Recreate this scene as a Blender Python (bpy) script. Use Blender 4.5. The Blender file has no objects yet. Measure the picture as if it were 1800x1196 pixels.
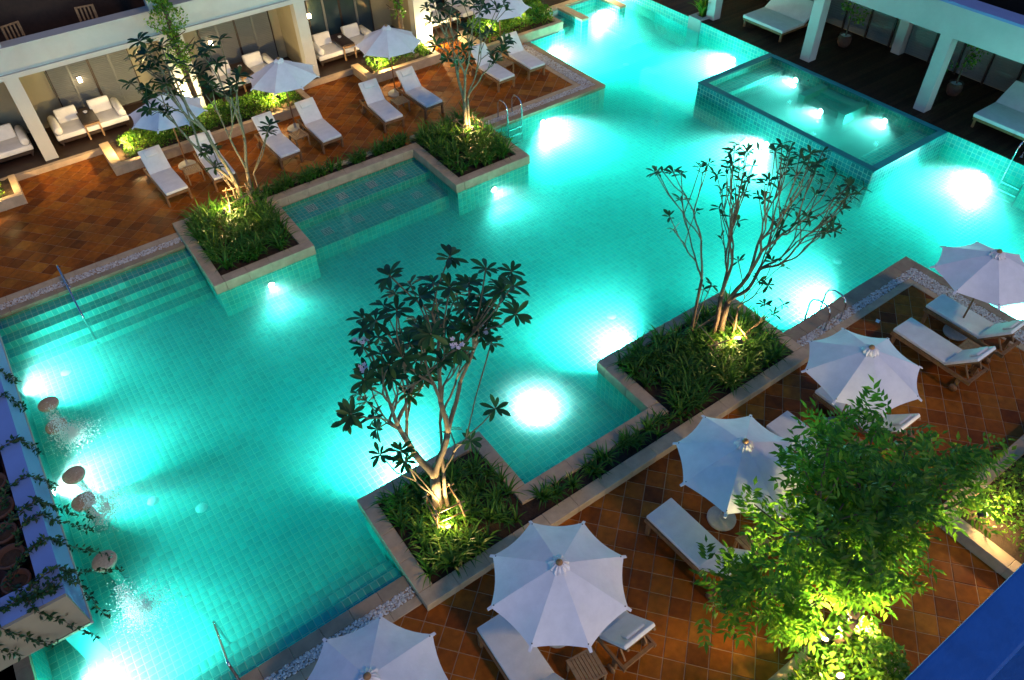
import bpy, bmesh, math, random
import numpy as np
from mathutils import Matrix, Vector
R = math.radians
rng = random.Random(7)
nr = np.random.default_rng(7)
sc = bpy.context.scene
C = sc.collection

# ------------------------------------------------------------------ camera
cam_d = bpy.data.cameras.new('camera')
cam = bpy.data.objects.new('camera', cam_d); C.objects.link(cam); sc.camera = cam
cam_d.sensor_width = 36.0; cam_d.lens = 26.70; cam_d.clip_start = 0.05; cam_d.clip_end = 2000
cam.matrix_world = Matrix(((0.815644, 0.424167, -0.393455, 0), (-0.577989, 0.567357, -0.586545, 0),
                           (-0.025564, 0.705824, 0.707925, 13.0), (0, 0, 0, 1)))
# ------------------------------------------------------------------ world, sun, exposure
w = bpy.data.worlds.new('World'); sc.world = w; w.use_nodes = True
nt = w.node_tree; nt.nodes.clear()
sky = nt.nodes.new('ShaderNodeTexSky'); sky.sky_type = 'NISHITA'; sky.sun_disc = False
SUN_EL, SUN_AZ = 50, 186      # weak warm light from the camera's side of the court
sky.sun_elevation = R(8.0); sky.sun_rotation = R(SUN_AZ); sky.ozone_density = 6.0; sky.air_density = 1.0
bg = nt.nodes.new('ShaderNodeBackground'); bg.inputs['Strength'].default_value = 0.13
ow = nt.nodes.new('ShaderNodeOutputWorld')
nt.links.new(sky.outputs[0], bg.inputs[0]); nt.links.new(bg.outputs[0], ow.inputs[0])
sd = bpy.data.lights.new('sun', 'SUN'); sd.energy = 0.36; sd.angle = R(5); sd.color = (1.0, 0.62, 0.24)
sun = bpy.data.objects.new('sun', sd); C.objects.link(sun)
sun.rotation_euler = (R(90 - SUN_EL), 0, R(SUN_AZ + 180))
sun.rotation_euler = Vector((-0.2, 1.0, -1.15)).to_track_quat('-Z', 'Y').to_euler()
sc.view_settings.view_transform = 'Standard'; sc.view_settings.look = 'None'
sc.view_settings.exposure = 1.15; sc.view_settings.gamma = 1.0
cy = sc.cycles
cy.use_denoising = True; cy.max_bounces = 6; cy.diffuse_bounces = 2; cy.glossy_bounces = 3
cy.transmission_bounces = 4; cy.transparent_max_bounces = 10; cy.volume_bounces = 1
cy.sample_clamp_indirect = 4.0; cy.sample_clamp_direct = 0.0; cy.use_light_tree = True
cy.caustics_reflective = False; cy.caustics_refractive = False

# ------------------------------------------------------------------ materials
def new_mat(name):
    m = bpy.data.materials.new(name); m.use_nodes = True
    t = m.node_tree
    return m, t, t.nodes['Principled BSDF'], t.nodes['Material Output']
def N(t, kind, **kw):
    n = t.nodes.new(kind)
    for k, v in kw.items(): setattr(n, k, v)
    return n
def mat(name, col, rough=0.6, var=0.25, scale=6.0, bump=0.0, bscale=60.0, metal=0.0, detail=5, col2=None, spec=0.5):
    m, t, p, o = new_mat(name)
    tc = N(t, 'ShaderNodeTexCoord')
    n = N(t, 'ShaderNodeTexNoise'); n.inputs['Scale'].default_value = scale; n.inputs['Detail'].default_value = detail
    n.inputs['Roughness'].default_value = 0.65
    t.links.new(tc.outputs['Object'], n.inputs['Vector'])
    r = N(t, 'ShaderNodeValToRGB')
    c2 = col2 or tuple(c * (1 - var) for c in col)
    c3 = tuple(min(1, c * (1 + var * 0.6)) for c in col)
    r.color_ramp.elements[0].position = 0.3; r.color_ramp.elements[0].color = (*c2, 1)
    r.color_ramp.elements[1].position = 0.72; r.color_ramp.elements[1].color = (*c3, 1)
    t.links.new(n.outputs[0], r.inputs[0]); t.links.new(r.outputs[0], p.inputs['Base Color'])
    p.inputs['Roughness'].default_value = rough; p.inputs['Metallic'].default_value = metal
    p.inputs['Specular IOR Level'].default_value = spec
    if bump:
        b = N(t, 'ShaderNodeBump'); b.inputs['Strength'].default_value = bump; b.inputs['Distance'].default_value = 0.02
        n2 = N(t, 'ShaderNodeTexNoise'); n2.inputs['Scale'].default_value = bscale; n2.inputs['Detail'].default_value = 6
        t.links.new(tc.outputs['Object'], n2.inputs['Vector']); t.links.new(n2.outputs[0], b.inputs['Height'])
        t.links.new(b.outputs[0], p.inputs['Normal'])
    return m
def island_mat(name, stops, rough=0.5, grain=0.12, gscale=25.0, bump=0.0, transl=0.0, spec=0.5, wear=0.0):
    """colour picked per piece (object random + island random), with grain on top"""
    m, t, p, o = new_mat(name)
    g = N(t, 'ShaderNodeNewGeometry'); oi = N(t, 'ShaderNodeObjectInfo')
    a = N(t, 'ShaderNodeMath', operation='ADD'); fr = N(t, 'ShaderNodeMath', operation='FRACT')
    t.links.new(g.outputs['Random Per Island'], a.inputs[0]); t.links.new(oi.outputs['Random'], a.inputs[1])
    t.links.new(a.outputs[0], fr.inputs[0])
    r = N(t, 'ShaderNodeValToRGB'); els = r.color_ramp.elements
    for i, (pos, c) in enumerate(stops):
        e = els[i] if i < 2 else els.new(pos)
        e.position = pos; e.color = (*c, 1)
    t.links.new(fr.outputs[0], r.inputs[0])
    n = N(t, 'ShaderNodeTexNoise'); n.inputs['Scale'].default_value = gscale; n.inputs['Detail'].default_value = 6
    t.links.new(g.outputs['Position'], n.inputs['Vector'])
    mr = N(t, 'ShaderNodeMapRange'); mr.inputs[1].default_value = 0.25; mr.inputs[2].default_value = 0.75
    mr.inputs[3].default_value = 1 - grain; mr.inputs[4].default_value = 1 + grain
    t.links.new(n.outputs[0], mr.inputs[0])
    mx = N(t, 'ShaderNodeVectorMath', operation='SCALE'); scl = mr.outputs[0]
    if wear:
        n3 = N(t, 'ShaderNodeTexNoise'); n3.inputs['Scale'].default_value = 0.9; n3.inputs['Detail'].default_value = 4; t.links.new(g.outputs['Position'], n3.inputs['Vector'])
        m3 = N(t, 'ShaderNodeMapRange'); m3.inputs[1].default_value = 0.35; m3.inputs[2].default_value = 0.65; m3.inputs[3].default_value = 1 - wear; m3.inputs[4].default_value = 1 + wear * .5
        t.links.new(n3.outputs[0], m3.inputs[0]); mm = N(t, 'ShaderNodeMath', operation='MULTIPLY'); t.links.new(m3.outputs[0], mm.inputs[0]); t.links.new(scl, mm.inputs[1]); scl = mm.outputs[0]
        rr_ = N(t, 'ShaderNodeMapRange'); rr_.inputs[1].default_value = 0.35; rr_.inputs[2].default_value = 0.6; rr_.inputs[3].default_value = 0.32; rr_.inputs[4].default_value = rough + .1
        t.links.new(n3.outputs[0], rr_.inputs[0]); t.links.new(rr_.outputs[0], p.inputs['Roughness'])
    t.links.new(r.outputs[0], mx.inputs[0]); t.links.new(scl, mx.inputs['Scale'])
    t.links.new(mx.outputs[0], p.inputs['Base Color'])
    p.inputs['Specular IOR Level'].default_value = spec
    if not wear: p.inputs['Roughness'].default_value = rough
    if bump:
        b = N(t, 'ShaderNodeBump'); b.inputs['Strength'].default_value = bump; b.inputs['Distance'].default_value = 0.01
        t.links.new(n.outputs[0], b.inputs['Height']); t.links.new(b.outputs[0], p.inputs['Normal'])
    if transl:
        tr = N(t, 'ShaderNodeBsdfTranslucent'); ms = N(t, 'ShaderNodeMixShader'); ms.inputs[0].default_value = transl
        hs = N(t, 'ShaderNodeHueSaturation'); hs.inputs['Value'].default_value = 1.9; hs.inputs['Saturation'].default_value = 1.05
        hs.inputs['Hue'].default_value = 0.475
        t.links.new(mx.outputs[0], hs.inputs['Color']); t.links.new(hs.outputs[0], tr.inputs[0])
        t.links.new(p.outputs[0], ms.inputs[1]); t.links.new(tr.outputs[0], ms.inputs[2])
        t.links.new(ms.outputs[0], o.inputs['Surface'])
    return m
def emit(name, col, s):
    m = bpy.data.materials.new(name); m.use_nodes = True; t = m.node_tree; t.nodes.clear()
    e = N(t, 'ShaderNodeEmission'); e.inputs[0].default_value = (*col, 1); e.inputs[1].default_value = s
    o = N(t, 'ShaderNodeOutputMaterial'); t.links.new(e.outputs[0], o.inputs[0]); return m

M = {}
M['terracotta'] = island_mat('terracotta', [(0.0, (0.15, 0.036, 0.004)), (0.3, (0.25, 0.064, 0.006)), (0.6, (0.32, 0.090, 0.007)), (0.82, (0.28, 0.086, 0.008)), (1.0, (0.38, 0.135, 0.014))], rough=0.55, grain=0.3, gscale=7.0, bump=0.2, spec=0.16, wear=0.3)
M['grout'] = mat('grout', (0.40, 0.25, 0.14), 0.9, 0.25, 3)
M['mosaic'] = island_mat('mosaic', [(0.0, (0.05, 0.44, 0.40)), (0.35, (0.06, 0.54, 0.48)), (0.7, (0.07, 0.60, 0.53)), (0.9, (0.05, 0.50, 0.49)), (1.0, (0.09, 0.66, 0.57))], rough=0.5, spec=0.15, grain=0.15, gscale=1.3)
M['pool_grout'] = mat('pool_grout', (0.42, 0.74, 0.62), 0.8, 0.2, 2)
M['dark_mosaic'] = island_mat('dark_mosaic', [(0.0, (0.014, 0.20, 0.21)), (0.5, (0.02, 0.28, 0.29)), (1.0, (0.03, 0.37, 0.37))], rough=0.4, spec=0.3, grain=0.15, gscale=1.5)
M['stone'] = mat('stone', (0.52, 0.38, 0.23), 0.75, 0.25, 3.0, 0.25, 90)
M['coping'] = mat('coping', (0.34, 0.25, 0.15), 0.6, 0.3, 2.5, 0.2, 90)
M['soil'] = mat('soil', (0.045, 0.026, 0.014), 0.95, 0.5, 12, 0.8, 40)
M['pebble'] = island_mat('pebble', [(0, (0.38, 0.36, 0.33)), (0.5, (0.58, 0.55, 0.50)), (1, (0.75, 0.72, 0.66))], rough=0.6, grain=0.1)
M['canvas'] = mat('canvas', (0.78, 0.73, 0.74), 0.85, 0.10, 3.0, 0.35, 9, spec=0.15)
M['cushion'] = mat('cushion', (0.72, 0.71, 0.68), 0.85, 0.10, 4.0, 0.4, 10, spec=0.15)
M['teak'] = mat('teak', (0.26, 0.13, 0.05), 0.6, 0.35, 9.0, 0.2, 60)
M['table_teak'] = mat('table_teak', (0.30, 0.18, 0.085), 0.6, 0.35, 9.0, 0.2, 60)
M['concrete'] = mat('concrete', (0.42, 0.42, 0.40), 0.85, 0.2, 6, 0.2, 80)
M['steel'] = mat('steel', (0.62, 0.62, 0.62), 0.15, 0.05, 3, metal=1.0)
M['plaster'] = mat('plaster', (0.40, 0.40, 0.385), 0.85, 0.10, 1.2, 0.08, 120)
M['warm_plaster'] = mat('warm_plaster', (0.30, 0.26, 0.17), 0.85, 0.10, 1.2, 0.08, 120)
M['dark_wood'] = mat('dark_wood', (0.030, 0.014, 0.009), 0.45, 0.4, 8)
M['deck_wood'] = island_mat('deck_wood', [(0, (0.030, 0.012, 0.007)), (0.5, (0.045, 0.019, 0.010)), (1, (0.062, 0.027, 0.014))], rough=0.6, grain=0.3, gscale=14, spec=0.15)
M['louvre'] = mat('louvre', (0.18, 0.18, 0.165), 0.7, 0.1, 3)
M['glass'] = mat('glass', (0.035, 0.06, 0.07), 0.08, 0.2, 1.0, spec=0.8)
M['bark'] = mat('bark', (0.15, 0.115, 0.07), 0.85, 0.45, 14, 0.6, 45)
M['brown_bark'] = mat('brown_bark', (0.085, 0.055, 0.035), 0.9, 0.45, 14, 0.6, 45)
M['bamboo'] = mat('bamboo', (0.26, 0.17, 0.08), 0.7, 0.35, 12)
M['leaf'] = island_mat('leaf', [(0, (0.008, 0.032, 0.012)), (0.5, (0.013, 0.05, 0.016)), (0.85, (0.022, 0.07, 0.02)), (1, (0.05, 0.10, 0.022))], rough=0.45, grain=0.2, gscale=8, transl=0.10, spec=0.25)
M['strap_leaf'] = island_mat('strap_leaf', [(0, (0.022, 0.085, 0.012)), (0.5, (0.04, 0.14, 0.016)), (0.85, (0.07, 0.19, 0.022)), (1, (0.14, 0.22, 0.03))], rough=0.45, grain=0.2, gscale=8, transl=0.3, spec=0.25)
M['tree_leaf'] = island_mat('tree_leaf', [(0, (0.02, 0.09, 0.010)), (0.5, (0.038, 0.13, 0.014)), (0.85, (0.065, 0.17, 0.018)), (1, (0.12, 0.22, 0.025))], rough=0.4, grain=0.2, gscale=8, transl=0.5, spec=0.3)
M['shrub_leaf'] = island_mat('shrub_leaf', [(0, (0.03, 0.11, 0.012)), (0.5, (0.06, 0.18, 0.02)), (1, (0.14, 0.26, 0.03))], rough=0.45, grain=0.2, gscale=8, transl=0.4, spec=0.3)
M['flower'] = mat('flower', (0.75, 0.62, 0.68), 0.7, 0.1, 5)
M['black_metal'] = mat('black_metal', (0.02, 0.02, 0.022), 0.5, 0.2, 5)
M['pot'] = mat('pot', (0.085, 0.04, 0.025), 0.8, 0.3, 6)
M['railing_blue'] = mat('railing_blue', (0.012, 0.10, 0.36), 0.5, 0.22, 7, 0.1, 60)  # deep blue base colour, slightly mottled
M['sky_tinted_white'] = mat('sky_tinted_white', (0.15, 0.24, 0.50), 0.8, 0.08, 1.5, 0.08, 100)  # white surfaces; the blue of the sky light is put into the colour
M['foam'] = mat('foam', (0.82, 0.84, 0.82), 0.5, 0.05, 5)
M['ground'] = mat('ground', (0.06, 0.05, 0.035), 0.95, 0.4, 0.5)
M['lamp_white'] = emit('lamp_white', (1.0, 1.0, 0.95), 60.0)
M['lamp_dim'] = emit('lamp_dim', (0.85, 1.0, 0.95), 3.0)
M['lamp_warm'] = emit('lamp_warm', (1.0, 0.72, 0.32), 40.0)
M['sconce_warm'] = emit('sconce_warm', (1.0, 0.75, 0.42), 9.0)
def stool_mat(): return mat('stool_top', (0.58, 0.44, 0.32), 0.8, 0.3, 30, 0.3, 90)
M['stool'] = stool_mat()
# water: clear surface with slow ripples, tinted body
def water_mat(name, density, tint=(0.97, 1.0, 1.0)):
    m = bpy.data.materials.new(name); m.use_nodes = True; t = m.node_tree; t.nodes.clear()
    o = N(t, 'ShaderNodeOutputMaterial')
    tc = N(t, 'ShaderNodeTexCoord'); n = N(t, 'ShaderNodeTexNoise'); n.inputs['Scale'].default_value = 2.2
    n.inputs['Detail'].default_value = 3; t.links.new(tc.outputs['Object'], n.inputs['Vector'])
    b = N(t, 'ShaderNodeBump'); b.inputs['Strength'].default_value = 0.025; b.inputs['Distance'].default_value = 0.1
    t.links.new(n.outputs[0], b.inputs['Height'])
    fr = N(t, 'ShaderNodeFresnel'); fr.inputs['IOR'].default_value = 1.33; t.links.new(b.outputs[0], fr.inputs['Normal'])
    tr = N(t, 'ShaderNodeBsdfTransparent'); tr.inputs[0].default_value = (*tint, 1)
    gl = N(t, 'ShaderNodeBsdfGlossy'); gl.inputs['Roughness'].default_value = 0.04; t.links.new(b.outputs[0], gl.inputs['Normal'])
    ms = N(t, 'ShaderNodeMixShader'); t.links.new(fr.outputs[0], ms.inputs[0])
    t.links.new(tr.outputs[0], ms.inputs[1]); t.links.new(gl.outputs[0], ms.inputs[2]); t.links.new(ms.outputs[0], o.inputs['Surface'])
    if density:
        v = N(t, 'ShaderNodeVolumeScatter'); v.inputs['Color'].default_value = (0.72, 0.97, 0.94, 1)
        v.inputs['Density'].default_value = density; v.inputs['Anisotropy'].default_value = 0.25
        ab = N(t, 'ShaderNodeVolumeAbsorption'); ab.inputs['Color'].default_value = (0.0, 0.985, 0.94, 1); ab.inputs['Density'].default_value = 0.75
        ad = N(t, 'ShaderNodeAddShader'); t.links.new(v.outputs[0], ad.inputs[0]); t.links.new(ab.outputs[0], ad.inputs[1])
        t.links.new(ad.outputs[0], o.inputs['Volume'])
    return m
WATER_DENS = 0.31
M['water'] = water_mat('water', WATER_DENS)
M['spa_water'] = water_mat('spa_water', 0.28, (0.62, 0.99, 0.96))

# ------------------------------------------------------------------ helpers
ORD = ['first', 'second', 'third', 'fourth', 'fifth', 'sixth', 'seventh', 'eighth', 'ninth']
class MB:
    def __init__(s): s.v = []; s.f = []
    def add(s, vs, fs):
        k = len(s.v); s.v.extend(tuple(v) for v in vs); s.f.extend(tuple(i + k for i in f) for f in fs); return s
    def box(s, x0, x1, y0, y1, z0, z1):
        vs = [(x0, y0, z0), (x1, y0, z0), (x1, y1, z0), (x0, y1, z0), (x0, y0, z1), (x1, y0, z1), (x1, y1, z1), (x0, y1, z1)]
        return s.add(vs, [(3, 2, 1, 0), (4, 5, 6, 7), (0, 1, 5, 4), (1, 2, 6, 5), (2, 3, 7, 6), (3, 0, 4, 7)])
    def xbox(s, mtx, x0, x1, y0, y1, z0, z1):
        vs = [mtx @ Vector(p) for p in [(x0, y0, z0), (x1, y0, z0), (x1, y1, z0), (x0, y1, z0), (x0, y0, z1), (x1, y0, z1), (x1, y1, z1), (x0, y1, z1)]]
        return s.add(vs, [(3, 2, 1, 0), (4, 5, 6, 7), (0, 1, 5, 4), (1, 2, 6, 5), (2, 3, 7, 6), (3, 0, 4, 7)])
    def beam(s, a, b, wd, hg):
        a = Vector(a); b = Vector(b); d = b - a; L = d.length; d.normalize()
        up = Vector((0, 0, 1)) if abs(d.z) < 0.95 else Vector((0, 1, 0))
        x = d.cross(up).normalized(); z = x.cross(d)
        m = Matrix((( x.x, d.x, z.x, a.x), (x.y, d.y, z.y, a.y), (x.z, d.z, z.z, a.z), (0, 0, 0, 1)))
        return s.xbox(m, -wd / 2, wd / 2, 0, L, -hg / 2, hg / 2)
    def rbox(s, x0, x1, y0, y1, z0, z1, r=0.03, seg=2, mtx=None):
        bm = bmesh.new(); bmesh.ops.create_cube(bm, size=1.0)
        for v in bm.verts:
            v.co = ((x0 + x1) / 2 + v.co.x * (x1 - x0), (y0 + y1) / 2 + v.co.y * (y1 - y0), (z0 + z1) / 2 + v.co.z * (z1 - z0))
        bmesh.ops.bevel(bm, geom=list(bm.edges), offset=r, segments=seg, profile=0.6, affect='EDGES', clamp_overlap=True)
        bm.verts.index_update()
        vs = [(mtx @ v.co) if mtx else v.co.copy() for v in bm.verts]
        fs = [[v.index for v in f.verts] for f in bm.faces]; bm.free()
        return s.add(vs, fs)
    def tube(s, pts, rad, n=8, cap=True):
        pts = [Vector(p) for p in pts]; k = len(pts)
        if not hasattr(rad, '__len__'): rad = [rad] * k
        x = None; vs = []; fs = []
        for i, p in enumerate(pts):
            d = (pts[min(i + 1, k - 1)] - pts[max(i - 1, 0)])
            if d.length < 1e-9: d = Vector((0, 0, 1))
            d.normalize()
            if x is None:
                x = d.cross(Vector((0, 0, 1)) if abs(d.z) < 0.9 else Vector((1, 0, 0))).normalized()
            else:
                x = (x - d * x.dot(d))
                x = x.normalized() if x.length > 1e-6 else d.orthogonal().normalized()
            y = d.cross(x)
            for j in range(n):
                a = 2 * math.pi * j / n
                vs.append(p + (x * math.cos(a) + y * math.sin(a)) * rad[i])
        for i in range(k - 1):
            for j in range(n):
                j2 = (j + 1) % n
                fs.append((i * n + j, i * n + j2, (i + 1) * n + j2, (i + 1) * n + j))
        if cap:
            fs.append(tuple(range(n - 1, -1, -1))); fs.append(tuple((k - 1) * n + j for j in range(n)))
        return s.add(vs, fs)
    def lathe(s, prof, n=16, c=(0, 0, 0)):
        vs = []; fs = []; k = len(prof)
        for (r, z) in prof:
            for j in range(n):
                a = 2 * math.pi * j / n; vs.append((c[0] + r * math.cos(a), c[1] + r * math.sin(a), c[2] + z))
        for i in range(k - 1):
            for j in range(n):
                j2 = (j + 1) % n; fs.append((i * n + j, i * n + j2, (i + 1) * n + j2, (i + 1) * n + j))
        fs.append(tuple(range(n - 1, -1, -1))); fs.append(tuple((k - 1) * n + j for j in range(n)))
        return s.add(vs, fs)
    def mesh(s, name, m=None, smooth=False):
        me = bpy.data.meshes.new(name); me.from_pydata([tuple(v) for v in s.v], [], s.f); me.validate(); me.update()
        if smooth: me.polygons.foreach_set('use_smooth', [True] * len(me.polygons))
        if m: me.materials.append(m if not isinstance(m, str) else M[m])
        return me
    def build(s, name, m, parent=None, smooth=False, kind=None):
        return link(name, s.mesh(name, m, smooth), parent, kind)
def link(name, me, parent=None, kind=None):
    o = bpy.data.objects.new(name, me); C.objects.link(o)
    if parent: o.parent = parent
    if kind: o['kind'] = kind
    return o
def tag(o, label, cat, group=None):
    o['label'] = label; o['category'] = cat
    if group: o['group'] = group
    return o
def thing(name, label, cat, loc=(0, 0, 0), rz=0.0, group=None):
    o = bpy.data.objects.new(name, None); C.objects.link(o); o.location = loc; o.rotation_euler = (0, 0, rz)
    o.empty_display_size = 0.2
    return tag(o, label, cat, group)
def copy_tree(o, parent=None):
    c = o.copy(); C.objects.link(c); c.parent = parent
    for ch in list(o.children): copy_tree(ch, c)
    return c
def np_mesh(name, V, F, m, smooth=False):
    """V (n,3), F (k,4) quads -> mesh, quickly"""
    me = bpy.data.meshes.new(name); V = np.asarray(V, np.float32); F = np.asarray(F, np.int32)
    me.vertices.add(len(V)); me.vertices.foreach_set('co', V.ravel())
    k = F.shape[1]
    me.loops.add(F.size); me.loops.foreach_set('vertex_index', F.ravel())
    me.polygons.add(len(F)); me.polygons.foreach_set('loop_start', np.arange(0, F.size, k, dtype=np.int32))
    me.polygons.foreach_set('loop_total', np.full(len(F), k, np.int32))
    if smooth: me.polygons.foreach_set('use_smooth', np.ones(len(F), bool))
    me.materials.append(M[m]); me.update(); me.validate(); return me
def lamp(name, kind, loc, energy, col, parent=None, target=None, size=0.05, spot=120, blend=1.0):
    d = bpy.data.lights.new(name, kind); d.energy = energy; d.color = col
    d.shadow_soft_size = size
    if kind == 'SPOT': d.spot_size = R(spot); d.spot_blend = blend
    o = bpy.data.objects.new(name, d); C.objects.link(o); o.location = loc
    if target is not None: o.rotation_euler = (Vector(target) - Vector(loc)).to_track_quat('-Z', 'Y').to_euler()
    if parent: o.parent = parent
    return o
CAMP = np.array([0, 0, 13.0])
RW = np.array([[0.815644, -0.577989, -0.025564], [0.424167, 0.567357, 0.705824], [-0.393455, -0.586545, 0.707925]])
def proj(p):
    c = RW @ (np.asarray(p, float) - CAMP)
    return 900 + 1334.88 * c[0] / -c[2], 598 - 1334.88 * c[1] / -c[2]
def inview(p, mgn=30):
    u, v = proj(p); return -mgn < u < 1800 + mgn and -mgn < v < 1196 + mgn
def ray(u, v):
    return RW.T @ np.array([(u - 900) / 1334.88, -(v - 598) / 1334.88, -1.0])

# ------------------------------------------------------------------ layout numbers (metres)
WZ = -0.07                       # water level
FZ = -0.95                       # pool floor
XL, XR = -4.0, 17.43             # main basin in x
YN, YF = 6.93, 19.37             # main basin in y
CX = 23.40                       # channel far wall = timber deck edge
DZ = 0.37                        # timber deck height

# ================================================================== SETTING
def rect(mb, x0, x1, y0, y1, z):
    mb.add([(x0, y0, z), (x1, y0, z), (x1, y1, z), (x0, y1, z)], [(0, 1, 2, 3)])
g = MB()
GX0, GX1, GY0, GY1 = -9.0, 34.0, -7.0, 36.0
rect(g, -400, GX0, -400, 400, -0.06); rect(g, GX1, 400, -400, 400, -0.06)
rect(g, GX0, GX1, -400, GY0, -0.06); rect(g, GX0, GX1, GY1, 400, -0.06)
g.build('ground', 'ground', kind='structure')

# ---- pool shell
def tile_field(x0, x1, y0, y1, pitch, gap, z, hgt=0.004):
    """flat tiles with edges in the xy plane: returns list of (x,y) centres"""
    nx = max(1, int(round((x1 - x0) / pitch))); ny = max(1, int(round((y1 - y0) / pitch)))
    px = (x1 - x0) / nx; py = (y1 - y0) / ny
    return [(x0 + (i + .5) * px, y0 + (j + .5) * py) for i in range(nx) for j in range(ny)], px, py
def tiles_to_mesh(cent, px, py, gap, frame):
    """frame(a,b,h)->xyz arrays; each tile = top quad + 4 chamfer sides"""
    c = np.array(cent); n = len(c); hx = px / 2 - gap / 2; hy = py / 2 - gap / 2; ch = 0.004
    A = np.empty((n, 8, 3))
    for k, (sx, sy) in enumerate(((-1, -1), (1, -1), (1, 1), (-1, 1))):
        A[:, k, 0] = c[:, 0] + sx * hx; A[:, k, 1] = c[:, 1] + sy * hy; A[:, k, 2] = -0.0008
        A[:, 4 + k, 0] = c[:, 0] + sx * (hx - ch); A[:, 4 + k, 1] = c[:, 1] + sy * (hy - ch); A[:, 4 + k, 2] = 0.0004
    V = frame(A.reshape(-1, 3))
    F = np.array([(4, 5, 6, 7), (0, 1, 5, 4), (1, 2, 6, 5), (2, 3, 7, 6), (3, 0, 4, 7)])
    F = (F[None] + 8 * np.arange(n)[:, None, None]).reshape(-1, 4)
    return V, F
class Field:
    def __init__(s): s.V = []; s.F = []; s.k = 0
    def add(s, V, F): s.V.append(V); s.F.append(F + s.k); s.k += len(V)
    def build(s, name, m, parent):
        return link(name, np_mesh(name, np.concatenate(s.V), np.concatenate(s.F), m), parent, 'stuff')
PT, PG = 0.145, 0.016
def floor_frame(z): return lambda A: np.column_stack([A[:, 0], A[:, 1], A[:, 2] + z])
def xwall_frame(x, sgn): return lambda A: np.column_stack([x + sgn * A[:, 2], A[:, 0], A[:, 1]])      # wall at x, faces sgn*x
def ywall_frame(y, sgn): return lambda A: np.column_stack([A[:, 0], y + sgn * A[:, 2], A[:, 1]])
pool = thing('pool_basin', 'turquoise mosaic basin of the swimming pool', 'pool'); 
del pool['category']; del pool['label']; pool['kind'] = 'structure'
shell = MB()
rect(shell, XL, XR, YN - .4, YF + .6, FZ); rect(shell, XR, CX, -7, 36, FZ)
TF = Field(); near_tiles = []
def add_floor(x0, x1, y0, y1, z, m=TF, pick=False):
    cent, px, py = tile_field(x0, x1, y0, y1, PT, PG, z)
    if pick:
        d = sorted(range(len(cent)), key=lambda i: (cent[i][0]) ** 2 + (cent[i][1]) ** 2)
        sel = [i for i in d if inview((cent[i][0], cent[i][1], z), 0) and proj((cent[i][0], cent[i][1], z))[0] > 210][:300]
        ss = set(sel); near_tiles.extend(((cent[i][0], cent[i][1], z), px, py) for i in sel)
        cent = [c for i, c in enumerate(cent) if i not in ss]
    V, F = tiles_to_mesh(cent, px, py, PG, floor_frame(z)); m.add(V, F)
def add_xwall(x, sgn, y0, y1, z0, z1, m=TF):
    cent, px, py = tile_field(y0, y1, z0, z1, PT, PG, 0); V, F = tiles_to_mesh(cent, px, py, PG, xwall_frame(x, sgn)); m.add(V, F)
def add_ywall(y, sgn, x0, x1, z0, z1, m=TF):
    cent, px, py = tile_field(x0, x1, z0, z1, PT, PG, 0); V, F = tiles_to_mesh(cent, px, py, PG, ywall_frame(y, sgn)); m.add(V, F)
NS = 4                     # near-left steps: treads beyond the near edge, far-left steps likewise
TR, RS = 0.36, 0.20
add_floor(XL, XR, YN + NS * TR * 0 + 1.08, YF - 1.44, FZ + .0016, pick=True)
add_floor(XR + .01, CX, -1.0, 33, FZ + .0016)
add_floor(2.06, XR, YF - 1.44, YF, FZ + .0016); add_floor(2.06, XR, YN, YN + 1.08, FZ + .0016)
for k in range(4):         # far steps, full width left of the planter
    y1 = YF - k * TR; z = -0.17 - k * RS
    shell.box(XL, 2.05, y1 - TR, y1 + .02, FZ - .02, z - .0016)
    add_floor(XL, 2.05, y1 - TR, y1, z); add_ywall(y1 - TR, -1, XL, 2.05, z - RS, z)
for k in range(3):         # near steps
    y0 = YN + k * TR; z = -0.22 - k * 0.24
    shell.box(XL, 2.05, y0 - .02, y0 + TR, FZ - .02, z - .0016)
    add_floor(XL, 2.05, y0, y0 + TR, z); add_ywall(y0 + TR, 1, XL, 2.05, z - .24, z)
# walls (grout body) : near, far, left, channel
def wall_y(y, sgn, x0, x1, z0=FZ, z1=-0.03):
    th = 0.25; a, b = (y - th, y) if sgn > 0 else (y, y + th)
    shell.box(x0, x1, a, b, z0 - .02, z1 - .01); add_ywall(y + sgn * .0016, sgn, x0, x1, z0, z1)
def wall_x(x, sgn, y0, y1, z0=FZ, z1=-0.03):
    th = 0.25; a, b = (x - th, x) if sgn > 0 else (x, x + th)
    shell.box(a, b, y0, y1, z0 - .02, z1 - .01); add_xwall(x + sgn * .0016, sgn, y0, y1, z0, z1)
wall_y(YN, 1, XL, 2.06, -.22, -.03); wall_y(YN, 1, 12.42, XR - .26)
wall_y(YF, -1, XL, 2.06, -.17, -.03); wall_y(YF, -1, 12.30, XR - .26)
wall_x(XL, 1, YN, YF); wall_x(XR, 1, -3.0, YN + .001); wall_x(XR, 1, YF - .001, 24.0)
wall_x(CX, -1, -1.0, 33.0, FZ, DZ - .03)
# planter plinths standing in the water
def plinth(x0, x1, y0, y1, sides):
    shell.box(x0, x1, y0, y1, FZ - .02, -.06)
    if 'n' in sides: add_ywall(y0 - .0016, -1, x0, x1, FZ, -.03)
    if 'f' in sides: add_ywall(y1 + .0016, 1, x0, x1, FZ, -.03)
    if 'l' in sides: add_xwall(x0 - .0016, -1, y0, y1, FZ, -.03)
    if 'r' in sides: add_xwall(x1 + .0016, 1, y0, y1, FZ, -.03)
plinth(2.10, 4.93, 6.2, 8.77, 'flr'); plinth(8.32, 12.38, 6.2, 8.84, 'flr')
plinth(2.10, 4.86, 16.90, 20.2, 'nlr'); plinth(9.60, 12.26, 16.98, 20.2, 'nlr')
plinth(4.93, 8.32, 6.2, 7.10, 'f')
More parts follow.
